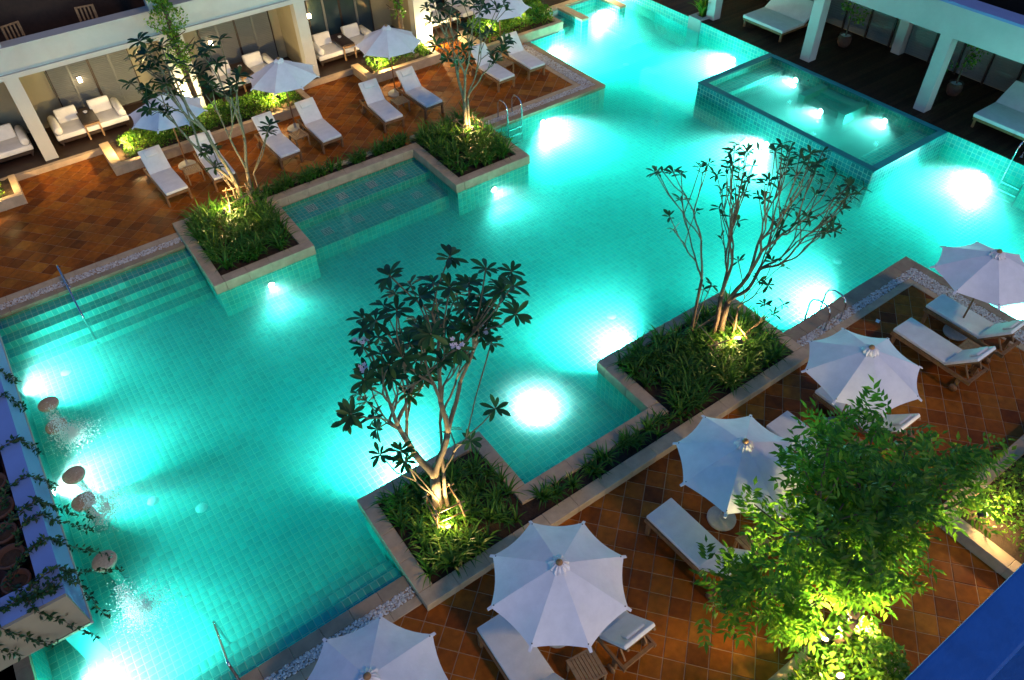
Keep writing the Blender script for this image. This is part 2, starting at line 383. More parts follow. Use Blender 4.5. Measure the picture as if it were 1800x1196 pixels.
# shelf (sunken bench) between the far planters, two levels
shell.box(4.86, 9.60, 18.70, 19.62, FZ, -.2316); add_floor(4.87, 9.59, 18.70, 19.55, -.23); add_ywall(18.6984, -1, 4.87, 9.59, -.5, -.23)
shell.box(4.86, 9.60, 17.55, 18.70, FZ, -.5016); add_floor(4.87, 9.59, 17.55, 18.70, -.50); add_ywall(17.5484, -1, 4.87, 9.59, FZ, -.5)
wall_y(19.56, -1, 4.86, 9.60, -.23, .02)
# steps and low walls at the top of the channel
for k in range(4):
    x0 = 19.22 + 0 * k; yk = 25.5 - k * .38; z = .0 - k * .22
    shell.box(19.22, 20.14, yk - .38, yk, FZ, z - .105); add_floor(19.22, 20.14, yk - .38, yk, z - .1); add_ywall(yk - .384, -1, 19.22, 20.14, z - .32, z - .1)
wall_y(24.03, -1, XR, 19.22, FZ, -.03); wall_x(19.22, 1, 24.05, 25.6, FZ, .02)
add_xwall(20.105, -1, 24.05, 25.6, FZ, .1); add_ywall(23.99, -1, 20.11, 20.45, FZ, .1); add_xwall(20.455, 1, 24.0, 25.5, FZ, .1)
shell.box(20.11, 20.45, 23.995, 25.6, FZ, .1)
add_xwall(22.136, -1, 24.0, 28, FZ, .1); add_ywall(23.99, -1, 22.14, 22.48, FZ, .1); shell.box(22.14, 22.48, 23.995, 28, FZ, .1)
shell.box(19.22, 22.14, 25.55, 25.75, FZ, .1); add_ywall(25.544, -1, 20.45, 22.14, FZ, .1)
# ---- mesh objects of the basin
shell.build('basin_shell', 'pool_grout', pool)
TF.build('mosaic_tiles', 'mosaic', pool)
if near_tiles:
    px, py = near_tiles[0][1:]
    V, F = tiles_to_mesh([(0, 0)], px, py, PG, floor_frame(0)); tm = np_mesh('mosaic_tile', V, F, 'mosaic')
    for p, _, _ in near_tiles:
        o = link('mosaic_tile', tm, pool); o.location = p
# ---- water body (T-shaped prism)
poly = [(XL, YN - .35), (XR, YN - .35), (XR, -6.9), (CX - .02, -6.9), (CX - .02, 35), (XR, 35), (XR, YF + .8), (XL, YF + .8)]
wm = MB(); n_ = len(poly)
wm.add([(x, y, WZ) for x, y in poly], [tuple(range(n_))])
if WATER_DENS:
    wm.add([(x, y, FZ - .2) for x, y in poly], [tuple(range(n_ - 1, -1, -1))])
    wm.f += [(i + n_, (i + 1) % n_ + n_, (i + 1) % n_, i) for i in range(n_)]
wat = wm.build('pool_water', 'water', kind='structure')

# ---- terracotta decks
TP, TG, TA = 0.378, 0.012, R(40)
def clip_poly(P, x0, x1, y0, y1):
    for ax, lim, s in ((0, x0, 1), (0, x1, -1), (1, y0, 1), (1, y1, -1)):
        out = []
        for i in range(len(P)):
            a, b = P[i], P[(i + 1) % len(P)]
            ia, ib = s * (a[ax] - lim) >= 0, s * (b[ax] - lim) >= 0
            if ia: out.append(a)
            if ia != ib:
                t = (lim - a[ax]) / (b[ax] - a[ax]); out.append((a[0] + t * (b[0] - a[0]), a[1] + t * (b[1] - a[1])))
        P = out
        if len(P) < 3: return []
    return P
def terracotta_deck(name, x0, x1, y0, y1, skip, base_rects, off=(0, 0)):
    root = MB()
    for r_ in base_rects: rect(root, *r_, -0.010)
    deck = root.build(name, 'grout', kind='structure')
    ca, sa = math.cos(TA), math.sin(TA); full = []; cut = []
    cx, cy = (x0 + x1) / 2 + off[0], (y0 + y1) / 2 + off[1]; nmax = int(max(x1 - x0, y1 - y0) / TP) + 4
    h = TP / 2 - TG / 2
    for i in range(-nmax, nmax):
        for j in range(-nmax, nmax):
            u, v = (i + .5) * TP, (j + .5) * TP
            px, py = cx + ca * u - sa * v, cy + sa * u + ca * v
            if px < x0 - .4 or px > x1 + .4 or py < y0 - .4 or py > y1 + .4: continue
            if any(a + .3 < px < b - .3 and c + .3 < py < d - .3 for a, b, c, d in skip): continue
            if not inview((px, py, 0), 120): continue
            P = [(px + ca * a - sa * b, py + sa * a + ca * b) for a, b in ((-h, -h), (h, -h), (h, h), (-h, h))]
            inside = all(x0 <= p[0] <= x1 and y0 <= p[1] <= y1 for p in P)
            if inside: full.append((px, py))
            else:
                Q = clip_poly(P, x0, x1, y0, y1)
                if len(Q) >= 3: cut.append(Q)
    # one full tile
    def tile_mesh(dz):
        t = MB(); c_ = 0.006
        t.add([(ca * a - sa * b, sa * a + ca * b, -0.012) for a, b in ((-h, -h), (h, -h), (h, h), (-h, h))] +
              [(ca * a - sa * b, sa * a + ca * b, 0.0) for a, b in ((-h + c_, -h + c_), (h - c_, -h + c_), (h - c_, h - c_), (-h + c_, h - c_))],
              [(4, 5, 6, 7), (0, 1, 5, 4), (1, 2, 6, 5), (2, 3, 7, 6), (3, 0, 4, 7)])
        return t
    me = tile_mesh(0).mesh('terracotta_tile', 'terracotta')
    vis = [p for p in full if inview((p[0], p[1], 0), -5)]
    vis.sort(key=lambda p: p[0] ** 2 + p[1] ** 2); keep = set(vis[:300])
    for p in vis[:300]:
        o = link('terracotta_tile', me, deck); o.location = (p[0], p[1], rng.uniform(-.0015, .0015))
    s = MB()
    for p in full:
        if p not in keep:
            t = tile_mesh(0); s.add([(a + p[0], b + p[1], c) for a, b, c in t.v], t.f)
    for Q in cut:
        k = len(Q); mx = sum(q[0] for q in Q) / k; my = sum(q[1] for q in Q) / k
        s.add([(q[0], q[1], -.012) for q in Q] + [(q[0] + (mx - q[0]) * .02, q[1] + (my - q[1]) * .02, 0) for q in Q],
              [tuple(range(k, 2 * k))] + [(i, (i + 1) % k, (i + 1) % k + k, i + k) for i in range(k)])
    s.build('terracotta_tiles', 'terracotta', deck, kind='stuff')
    return deck
# near deck strips: water edge 6.93 | coping 6.69 | pebbles 6.46 | stone 6.28
terracotta_deck('near_terrace', -9.0, 16.55, -7.0, 6.26, [(2.1, 12.4, 6.1, 9)],
                [(-9, XR - .2, -7, 6.72)])
terracotta_deck('far_terrace', -9.0, 16.53, 20.10, 26.0, [(1.5, 8.4, 24.2, 26), (10.6, 13.7, 24.6, 26)],
                [(-9, XR - .2, YF + .2, 36)])
# copings, pebble beds, stone bands
def strip(name, x0, x1, y0, y1, z0, z1, m, step=0.6, along='x'):
    """a run of stone slabs, each slab a piece"""
    root = bpy.data.objects.new(name, None); C.objects.link(root); root['kind'] = 'structure'
    L = (x1 - x0) if along == 'x' else (y1 - y0); n = max(1, int(round(L / step)))
    for i in range(n):
        a = i / n * L + .002; b = (i + 1) / n * L - .002
        mb = MB()
        if along == 'x': mb.rbox(x0 + a, x0 + b, y0, y1, z0, z1, .008, 1)
        else: mb.rbox(x0, x1, y0 + a, y0 + b, z0, z1, .008, 1)
        mb.build('coping_slab', m, root)
    return root
strip('pool_coping', XL - .24, 2.06, 6.69, YN + .02, -.12, .006, 'coping')
strip('pool_coping', 12.42, XR + .02, 6.69, YN + .13, -.12, .006, 'coping')
strip('pool_coping', XR - .24, XR + .02, -3, 6.69, -.12, .006, 'coping', along='y')
strip('pool_coping', XL - .24, 2.06, YF - .02, 19.56, -.12, .006, 'coping')
strip('pool_coping', 12.30, XR + .02, YF - .02, 19.60, -.12, .006, 'coping')
strip('pool_coping', XR - .24, XR + .02, 19.60, 24.0, -.12, .006, 'coping', along='y')
strip('pool_coping', XL - .24, XL + .02, YN + .02, YF - .02, -.12, .006, 'coping', along='y')
strip('paving_border', XL - .24, 2.06, 6.27, 6.46, -.05, .007, 'stone')
strip('paving_border', 12.42, 16.74, 6.27, 6.46, -.05, .007, 'stone')
strip('paving_border', 16.56, 16.74, -3, 6.265, -.05, .007, 'stone', along='y')
strip('paving_border', XL - .24, 2.06, 19.83, 20.09, -.05, .007, 'stone')
strip('paving_border', 12.30, 16.74, 19.87, 20.09, -.05, .007, 'stone')
strip('paving_border', 16.54, 16.74, 20.095, 24.0, -.05, .007, 'stone', along='y')
ico_v = []; ico = bmesh.new(); bmesh.ops.create_icosphere(ico, subdivisions=1, radius=1.0)
ICV = np.array([v.co[:] for v in ico.verts]); ICF = np.array([[v.index for v in f.verts] for f in ico.faces]); ico.free()
def pebbles(name, rects, dens=900):
    Vs = []; Fs = []; k = 0
    for (x0, x1, y0, y1) in rects:
        n = int((x1 - x0) * (y1 - y0) * dens)
        P = np.column_stack([nr.uniform(x0, x1, n), nr.uniform(y0, y1, n), nr.uniform(-.008, .006, n)])
        for p in P:
            if not inview(p): continue
            s = nr.uniform(.014, .026) * np.array([nr.uniform(.8, 1.4), nr.uniform(.8, 1.2), .6])
            a = nr.uniform(0, 6.28); c, s_ = math.cos(a), math.sin(a)
            V = ICV * s; V = np.column_stack([c * V[:, 0] - s_ * V[:, 1], s_ * V[:, 0] + c * V[:, 1], V[:, 2]]) + p
            Vs.append(V); Fs.append(ICF + k); k += len(V)
    return link(name, np_mesh(name, np.concatenate(Vs), np.concatenate(Fs), 'pebble', True), None, 'stuff')
tag(pebbles('pebble_bed', [(XL, 2.04, 6.47, 6.68)], 1700), 'white pebbles beside the near pool edge by the front planter', 'pebbles')
tag(pebbles('pebble_bed', [(12.44, 17.18, 6.47, 6.68), (16.76, 17.18, 1, 6.47)], 1300), 'white pebbles round the right hand deck corner', 'pebbles')
tag(pebbles('pebble_bed', [(XL, 2.04, 19.57, 19.82)], 1200), 'white pebbles along the far pool edge at the left', 'pebbles')
tag(pebbles('pebble_bed', [(12.32, 17.18, 19.61, 19.86), (16.76, 17.18, 19.86, 23.9)], 1100), 'white pebbles edging the far deck corner', 'pebbles')
# ---- timber deck on the right, board by board
td = MB(); td.box(CX + .25, 34, -7, 36, -.2, DZ - .03)
deck = td.build('timber_deck', 'dark_wood', kind='structure')
bw = 0.14; y = 5.0; bmesh_cache = MB().box(0, 5.6, 0, bw - .008, -.022, 0).mesh('deck_board', 'deck_wood')
while y < 24.0:
    o = link('deck_board', bmesh_cache, deck); o.location = (CX - .03, y, DZ); y += bw
# ================================================================== PLANTER WALLS
def planter(name, label, pieces, soil, z1=.2, z0=-.10, m='stone', slab=0.7):
    t = thing(name, label, 'planter', (pieces[0][0], pieces[0][2], 0))
    ox, oy = pieces[0][0], pieces[0][2]
    for (x0, x1, y0, y1) in pieces:
        L = max(x1 - x0, y1 - y0); n = max(1, int(round(L / slab)))
        for i in range(n):
            mb = MB()
            if x1 - x0 >= y1 - y0:
                a, b = x0 + (x1 - x0) * i / n, x0 + (x1 - x0) * (i + 1) / n; mb.rbox(a + .0015 - ox, b - .0015 - ox, y0 - oy, y1 - oy, z0, z1, .008, 1)
            else:
                a, b = y0 + (y1 - y0) * i / n, y0 + (y1 - y0) * (i + 1) / n; mb.rbox(x0 - ox, x1 - ox, a + .0015 - oy, b - .0015 - oy, z0, z1, .008, 1)
            mb.build('rim_slab', m, t)
    for (x0, x1, y0, y1) in soil:
        nx, ny = max(2, int((x1 - x0) / .12)), max(2, int((y1 - y0) / .12)); vs = []; fs = []
        for j in range(ny + 1):
            for i in range(nx + 1):
                vs.append((x0 + (x1 - x0) * i / nx - ox, y0 + (y1 - y0) * j / ny - oy, z1 - .09 + rng.uniform(-.03, .03)))
        for j in range(ny):
            for i in range(nx): fs.append((j * (nx + 1) + i, j * (nx + 1) + i + 1, (j + 1) * (nx + 1) + i + 1, (j + 1) * (nx + 1) + i))
        MB().add(vs, fs).build('soil', 'soil', t, True)
    return t
RW_ = .30
planter('stone_planter', 'low stone planter along the near pool edge, holding both near frangipani trees',
        [(2.06, 12.42, 6.08, 6.38), (2.06, 2.36, 6.385, 8.50), (2.06, 4.97, 8.505, 8.80), (4.67, 4.97, 7.135, 8.50),
         (4.67, 8.58, 6.80, 7.13), (8.28, 8.58, 7.135, 8.57), (8.28, 12.42, 8.575, 8.87), (12.12, 12.42, 6.385, 8.57)],
        [(2.30, 4.72, 6.3, 8.6), (4.62, 8.64, 6.3, 6.85), (8.52, 12.2, 6.3, 8.65)])
planter('stone_planter', 'low stone planter on the far edge, left end, with leaning frangipani',
        [(2.04, 2.34, 16.85, 20.30), (2.345, 4.88, 16.85, 17.17), (4.58, 4.88, 17.175, 19.52), (4.58, 9.85, 19.525, 19.86),
         (2.345, 9.55, 20.18, 20.30)],
        [(2.3, 4.62, 17.1, 20.22), (4.55, 9.6, 19.8, 20.22)])
planter('stone_planter', 'low stone planter on the far edge beside the chrome ladder',
        [(9.555, 9.85, 16.95, 19.52), (9.855, 12.30, 16.95, 17.27), (12.0, 12.30, 17.275, 20.30), (9.86, 11.995, 20.18, 20.30)],
        [(9.8, 12.05, 17.2, 20.22)])

# ================================================================== PLANTS
def blades(rects, dens, L=(.28, .55), wd=.021, z=.12, droop=.75, excl=()):
    """arching strap leaves in tufts"""
    V = []; F = []; k = 0
    for (x0, x1, y0, y1) in rects:
        n = int((x1 - x0) * (y1 - y0) * dens)
        for _ in range(n):
            cx, cy = rng.uniform(x0, x1), rng.uniform(y0, y1)
            if math.sin(cx * 5.1 + 1.3) * math.sin(cy * 4.3 + cx) > rng.uniform(.6, 1.0): continue
            s = rng.uniform(.75, 1.2)
            for b in range(rng.randint(10, 15)):
                a = rng.uniform(0, 6.283); l = rng.uniform(*L) * s; lean = rng.uniform(.12, .75)
                dx, dy = math.cos(a), math.sin(a); sx, sy = -dy, dx
                px, py, pz = cx + dx * .02, cy + dy * .02, z; th = math.pi / 2 - lean * .5
                st = 4
                for i in range(st + 1):
                    t = i / st; ww = wd * (1 - t ** 2.2) + .001
                    V.append((px - sx * ww, py - sy * ww, pz + ww * .3)); V.append((px + sx * ww, py + sy * ww, pz + ww * .3))
                    if i < st:
                        F.append((k + 2 * i, k + 2 * i + 1, k + 2 * i + 3, k + 2 * i + 2))
                    px += dx * math.cos(th) * l / st; py += dy * math.cos(th) * l / st; pz += math.sin(th) * l / st
                    th -= droop * (.4 + lean) * .62
                k += 2 * (st + 1)
    return V, F
def ground_cover(label, rects, dens, **kw):
    V, F = blades(rects, dens, **kw)
    o = link('strap_leaf_plants', np_mesh('strap_leaf_plants', V, F, 'strap_leaf', True), None, 'stuff')
    return tag(o, label, 'plants')
ground_cover('strap leaved plants massed under the front frangipani', [(2.42, 4.62, 6.45, 8.45)], 32, L=(.36, .62))
ground_cover('sparse strap leaved tufts in the narrow bed by the recess', [(4.75, 8.5, 6.45, 6.74)], 34, L=(.3, .5))
ground_cover('dense strap leaved plants under the wide frangipani by the right deck', [(8.64, 12.06, 6.45, 8.5)], 34, L=(.38, .64))
ground_cover('strap leaved plants filling the far left planter', [(2.4, 4.52, 17.25, 20.1)], 32, L=(.45, .75))
ground_cover('row of strap leaved tufts behind the sunken bench', [(4.7, 9.6, 19.92, 20.14)], 75, L=(.35, .6))
ground_cover('strap leaved plants filling the far planter by the ladder', [(9.92, 11.94, 17.35, 20.1)], 32, L=(.45, .75))

def leaf_mesh(name, m, L=1.0, W=.17, fold=.05, droop=.12):
    mb = MB(); prof = [(0, .12), (.2, .45), (.45, .85), (.68, 1.0), (.86, .72), (1.0, .06)]
    for t, wv in prof:
        zc = -droop * t * t
        for sx in (-1, 0, 1): mb.v.append((sx * wv * W, t * L, zc + (fold * wv if sx else 0)))
    for i in range(len(prof) - 1):
        for j in range(2): mb.f.append((i * 3 + j, i * 3 + j + 1, i * 3 + j + 4, i * 3 + j + 3))
    return mb
LM = [leaf_mesh('leaf', 'leaf', W=w_, droop=d_) for w_, d_ in ((.145, .10), (.17, .18), (.155, .28))]
LEAF_MESHES = [m_.mesh('leaf', 'leaf', True) for m_ in LM]
def basis(d, up, loc, s):
    d = Vector(d).normalized(); up = Vector(up)
    x = d.cross(up)
    if x.length < 1e-4: x = d.orthogonal()
    x.normalize(); z = x.cross(d)
    return Matrix(((x.x * s, d.x * s, z.x * s, loc[0]), (x.y * s, d.y * s, z.y * s, loc[1]), (x.z * s, d.z * s, z.z * s, loc[2]), (0, 0, 0, 1)))
def rosette(p, d, n, Lr, spread=(1.0, 1.5), r=rng):
    """leaf matrices around a twig end"""
    d = Vector(d).normalized(); x = d.orthogonal().normalized(); y = d.cross(x); out = []
    a0 = r.uniform(0, 6.28)
    for i in range(n):
        a = a0 + i * 2.399; th = r.uniform(*spread)
        v = d * math.cos(th) + (x * math.cos(a) + y * math.sin(a)) * math.sin(th)
        base = Vector(p) - d * r.uniform(0, .06)
        out.append(basis(v, d, base, r.uniform(*Lr)))
    return out
def grow(base, tips, r0=.012, up=.5, frac=(.3, .48), seed=1, expo=.5, split_first=2):
    """branch skeleton from a base to the given twig ends by repeated splitting"""
    r = random.Random(seed); segs = []; ends = []
    def rad(n): return r0 * n ** expo
    def rec(p, dirn, T, depth):
        n = len(T)
        if n == 1:
            t = T[0]; mid = p.lerp(t, .5) + Vector((r.uniform(-.05, .05), r.uniform(-.05, .05), -.04)) * (t - p).length
            segs.append(([p, p.lerp(mid, .6), mid, mid.lerp(t, .6), t], [rad(1) * 1.15, rad(1) * 1.1, rad(1), rad(1), rad(1)]))
            ends.append((t, (t - mid).normalized())); return
        # split along the widest axis
        A = np.array([t[:] for t in T]); c = A.mean(0); u, s_, vt = np.linalg.svd(A - c)
        pr_ = (A - c) @ vt[0]; o = np.argsort(pr_)
        cutn = max(1, min(n - 1, int(round(n * r.uniform(.38, .62)))))
        for grp in (o[:cutn], o[cutn:]):
            G = [T[i] for i in grp]; m = Vector(np.mean([g_[:] for g_ in G], axis=0))
            nm = len(G)
            if nm == 1: rec(p, dirn, G, depth + 1); continue
            near = min(G, key=lambda g_: (g_ - p).length); f = r.uniform(*frac)
            tgt = m.lerp(near, .35)
            q = p.lerp(tgt, f)
            q += Vector((r.uniform(-.06, .06), r.uniform(-.06, .06), r.uniform(-.08, .02))) * (tgt - p).length
            d0 = dirn; L = (q - p).length
            c1 = p + (d0 * .25 + (q - p).normalized() * .75).normalized() * L * .35
            c2 = q - ((q - p).normalized() * .8 + Vector((0, 0, up * .6))).normalized() * L * .3
            a, b = rad(nm) * 1.06, rad(nm) * .92
            segs.append(([p, p.lerp(c1, .6), c1.lerp(c2, .35), c1.lerp(c2, .7), c2.lerp(q, .5), q], [a, a, (a + b) / 2, b, b, b]))
            rec(q, (q - c2).normalized(), G, depth + 1)
    rec(Vector(base), Vector((0, 0, 1)), [Vector(t) for t in tips], 0)
    return segs, ends, rad(len(tips))
def px_tips(base, pxs, off, sc_, depth, seed, extra=0, jit=45):
    """twig ends on a vertical plane through the trunk, scattered in depth to make a round crown"""
    r = random.Random(seed); B = np.array(base); d = np.array([B[0], B[1]]); d /= np.linalg.norm(d); out = []
    pxs = list(pxs) + [(lambda q: (q[0] + r.uniform(-jit, jit), q[1] + r.uniform(-jit, jit)))(r.choice(pxs)) for _ in range(extra)]
    for (x, y) in pxs:
        wv = ray(off[0] + x / sc_, off[1] + y / sc_); dd = r.uniform(-depth, depth)
        t = (B[:2] @ d + dd) / (wv[:2] @ d); out.append(wv * t + CAMP)
    return out
def frangipani(label, base, stems, leaf_n, Lr, seed, rt=.012, obj_leaves=True, spread=(1.0, 1.5), flowers=0, bark='bark', maxobj=300):
    t = thing('frangipani_tree', label, 'tree', base); B = Vector(base); r = random.Random(seed); mb = MB(); ends = []
    for (sb, tips, fr) in stems:
        segs, e, rr = grow(sb, tips, rt, seed=seed, frac=fr); ends += e
        sb = Vector(sb); foot = Vector((sb.x, sb.y, base[2] - .12))
        if (sb - foot).length > .15:
            mid = foot.lerp(sb, .5) + Vector((r.uniform(-.05, .05), r.uniform(-.05, .05), 0))
            segs.append(([foot, foot.lerp(mid, .5), mid, mid.lerp(sb, .6), sb], [rr * 1.5, rr * 1.25, rr * 1.1, rr * 1.05, rr * 1.0]))
        for pts, rad in segs: mb.tube([Vector(p) - B for p in pts], rad, 7)
    mb.build('trunk', bark, t, True)
    leaves = []
    for p, d in ends:
        d2 = (d + Vector((0, 0, .5))).normalized()
        leaves += rosette(p - B, d2, r.randint(*leaf_n), Lr, spread, r)
    r.shuffle(leaves); nobj = maxobj if obj_leaves else 0
    for mt in leaves[:nobj]:
        o = link('leaf', r.choice(LEAF_MESHES), t); o.matrix_local = mt
    rest = leaves[nobj:]
    if rest:
        s = MB()
        for mt in rest:
            l_ = r.choice(LM); s.add([mt @ Vector(v) for v in l_.v], l_.f)
        s.build('crown', 'leaf', t, True, kind='stuff')
    for i in range(flowers):
        p, d = ends[r.randrange(len(ends))]; f = MB()
        for k in range(9):
            c = p - B + Vector((r.uniform(-.09, .09), r.uniform(-.09, .09), r.uniform(.06, .16))); nrm = Vector((r.uniform(-.5, .5), r.uniform(-.5, .5), 1)).normalized()
            x = nrm.orthogonal().normalized(); y = nrm.cross(x)
            for q in range(5):
                a = q * 1.2566; u = x * math.cos(a) + y * math.sin(a); v_ = nrm.cross(u)
                f.add([c, c + u * .022 + v_ * .014, c + u * .042 + nrm * .008, c + u * .022 - v_ * .014], [(0, 1, 2, 3)])
        f.build('flower_cluster', 'flower', t, kind='stuff')
    return t
T1px = [(720, 90), (910, 150), (1045, 170), (400, 190), (510, 235), (630, 225), (820, 230), (880, 290), (1000, 300), (660, 340), (370, 350),
        (265, 410), (440, 370), (470, 490), (540, 420), (740, 330), (700, 460), (920, 410), (1070, 390), (340, 510), (260, 560), (360, 600),
        (470, 620), (560, 510), (680, 560), (760, 580), (620, 690), (290, 700), (270, 740), (410, 730), (520, 760), (280, 850), (180, 950),
        (330, 1000), (200, 920), (590, 590), (500, 540), (300, 770), (640, 420), (800, 360), (430, 280), (560, 300), (620, 500), (420, 560), (540, 640), (400, 660), (580, 720), (840, 470), (720, 250), (330, 430), (480, 690), (680, 640)]
T1low = [(460, 1110), (350, 1130), (480, 1170)]
T1r = [(890, 510), (940, 540), (820, 230), (980, 240), (850, 400), (780, 470), (960, 890), (830, 1060), (720, 1000), (900, 350)]
b1 = (3.30, 7.45, .2)
frangipani('large frangipani with dark glossy leaf rosettes in the front planter', b1,
           [((3.28, 7.6, 1.35), px_tips(b1, T1px, (550, 420), 2.99, .9, 3, 16, 70), (.28, .42)),
            ((3.22, 7.5, .75), px_tips(b1, T1low, (550, 420), 2.99, .3, 4), (.3, .5)),
            ((3.42, 7.5, 1.5), px_tips(b1, T1r, (550, 420), 2.99, .6, 5), (.3, .45))],
           (8, 11), (.18, .27), 21, .0115, True, (1.05, 1.55), 4)
T2px = [(340, 180), (440, 190), (545, 150), (440, 330), (520, 390), (380, 420), (400, 490)]
T2b = [(640, 370), (650, 530), (630, 200), (690, 170), (720, 70), (745, 180), (780, 75), (770, 290), (820, 150), (850, 70), (700, 90), (740, 440), (700, 300), (800, 220)]
T2c = [(935, 70), (1000, 80), (880, 240), (970, 200), (1050, 200), (1090, 130), (1130, 170), (1185, 80), (1180, 250), (1260, 190), (1320, 250), (1400, 270),
       (1340, 300), (1240, 450), (1210, 500), (880, 330), (930, 440), (970, 390), (1020, 370), (1110, 420), (1150, 300), (1070, 330), (1000, 150), (1240, 330), (1290, 380), (1060, 260)]
T2d = [(740, 650), (920, 650), (850, 760), (900, 780), (970, 680)]
T2e = [(880, 880), (930, 930), (980, 880)]; T2f = [(600, 780), (560, 800)]
b2 = (11.0, 7.75, .2)
frangipani('wide bare branched frangipani with few leaves in the planter near the right deck', b2,
           [((10.55, 8.15, 2.0), px_tips(b2, T2px, (1050, 240), 2.99, .4, 7, 5), (.3, .45)),
            ((10.95, 7.85, 1.5), px_tips(b2, T2b, (1050, 240), 2.99, .7, 8, 12), (.22, .36)),
            ((11.12, 7.75, 1.3), px_tips(b2, T2c, (1050, 240), 2.99, .9, 9, 24), (.2, .34)),
            ((11.25, 7.55, 1.2), px_tips(b2, T2d, (1050, 240), 2.99, .4, 10), (.3, .5)),
            ((11.5, 7.3, .5), px_tips(b2, T2e, (1050, 240), 2.99, .2, 11), (.3, .5)),
            ((10.6, 8.1, .8), px_tips(b2, T2f, (1050, 240), 2.99, .1, 12), (.3, .5))],
           (4, 7), (.14, .24), 33, .0095, True, (.7, 1.5), 0, 'brown_bark')
T3px = [(170, 40), (260, 60), (330, 80), (130, 150), (220, 140), (300, 180), (380, 90), (120, 340), (250, 240), (340, 260), (430, 190), (400, 250), (220, 370), (260, 420), (330, 420), (420, 420), (250, 520), (320, 530), (380, 540), (350, 340), (460, 320), (180, 210)]
T3b = [(620, 140), (560, 230), (600, 280), (560, 60), (660, 330), (690, 390), (820, 360), (800, 420), (740, 30), (860, 340), (640, 420), (720, 200), (660, 100), (880, 280)]
T3c = [(1080, 680), (1090, 640)]; T3d = [(690, 800), (700, 930), (640, 820)]
b3 = (4.30, 20.02, .2)
frangipani('leaning frangipani with a forked trunk in the far left planter', b3,
           [((4.45, 20.05, 1.1), px_tips(b3, T3b, (200, 60), 3.9875, .6, 13), (.35, .5)),
            ((4.05, 20.0, .75), px_tips(b3, T3px, (200, 60), 3.9875, .6, 14), (.35, .5)),
            ((4.6, 20.0, 1.0), px_tips(b3, T3c, (200, 60), 3.9875, .1, 15), (.4, .5)),
            ((3.9, 20.0, .7), px_tips(b3, T3d, (200, 60), 3.9875, .1, 16), (.4, .5))],
           (9, 12), (.24, .36), 43, .0145, True, (1.0, 1.6), 0)
T4px = [(130, 30), (60, 80), (240, 50), (330, 60), (170, 100), (300, 150), (450, 50), (560, 40), (640, 60), (700, 90), (800, 90), (200, 230), (260, 200), (380, 180), (100, 210), (420, 260), (480, 300), (900, 100), (160, 480), (250, 420), (330, 440), (280, 610), (390, 690), (480, 620), (350, 520), (440, 530), (520, 480), (240, 640), (130, 400), (440, 380)]
T4b = [(870, 440), (900, 480), (780, 640), (860, 540), (750, 560), (640, 360), (700, 330), (930, 420), (620, 120), (880, 20)]
b4 = (11.45, 19.2, .2)
frangipani('slender pale barked frangipani in the far planter by the ladder', b4,
           [((11.4, 19.2, 1.35), px_tips(b4, T4px, (740, 0), 5.98, .7, 17), (.3, .45)),
            ((11.5, 19.15, 1.5), px_tips(b4, T4b, (740, 0), 5.98, .5, 18), (.35, .5))],
           (6, 9), (.22, .34), 53, .0115, False, (.7, 1.4), 0)
# ---- shade tree near the camera, planter shrubs, hedges
def fast_leaves(P, D, U, L, W, m, name, parent=None, kind='stuff', label=None, cat=None):
    """P base points, D directions, U normals (n,3); rhombic folded leaves"""
    n = len(P); D = D / np.linalg.norm(D, axis=1)[:, None]; X = np.cross(D, U); X /= (np.linalg.norm(X, axis=1)[:, None] + 1e-9); Zv = np.cross(X, D)
    L = L[:, None]; W = W[:, None]
    V = np.empty((n, 6, 3)); V[:, 0] = P; V[:, 1] = P + D * L * .42 - X * W + Zv * W * .25; V[:, 2] = P + D * L * .5 - Zv * W * .1
    V[:, 3] = P + D * L * .42 + X * W + Zv * W * .25; V[:, 4] = P + D * L - Zv * L * .12; V[:, 5] = P + D * L * .75 - Zv * L * .04
    F = np.array([(0, 2, 4, 1), (0, 3, 4, 2)]); F = (F[None] + 6 * np.arange(n)[:, None, None]).reshape(-1, 4)
    o = link(name, np_mesh(name, V.reshape(-1, 3), F, m), parent, kind)
    return o
def rand_dirs(n, zbias=0.0):
    d = nr.normal(size=(n, 3)); d[:, 2] += zbias; return d / np.linalg.norm(d, axis=1)[:, None]
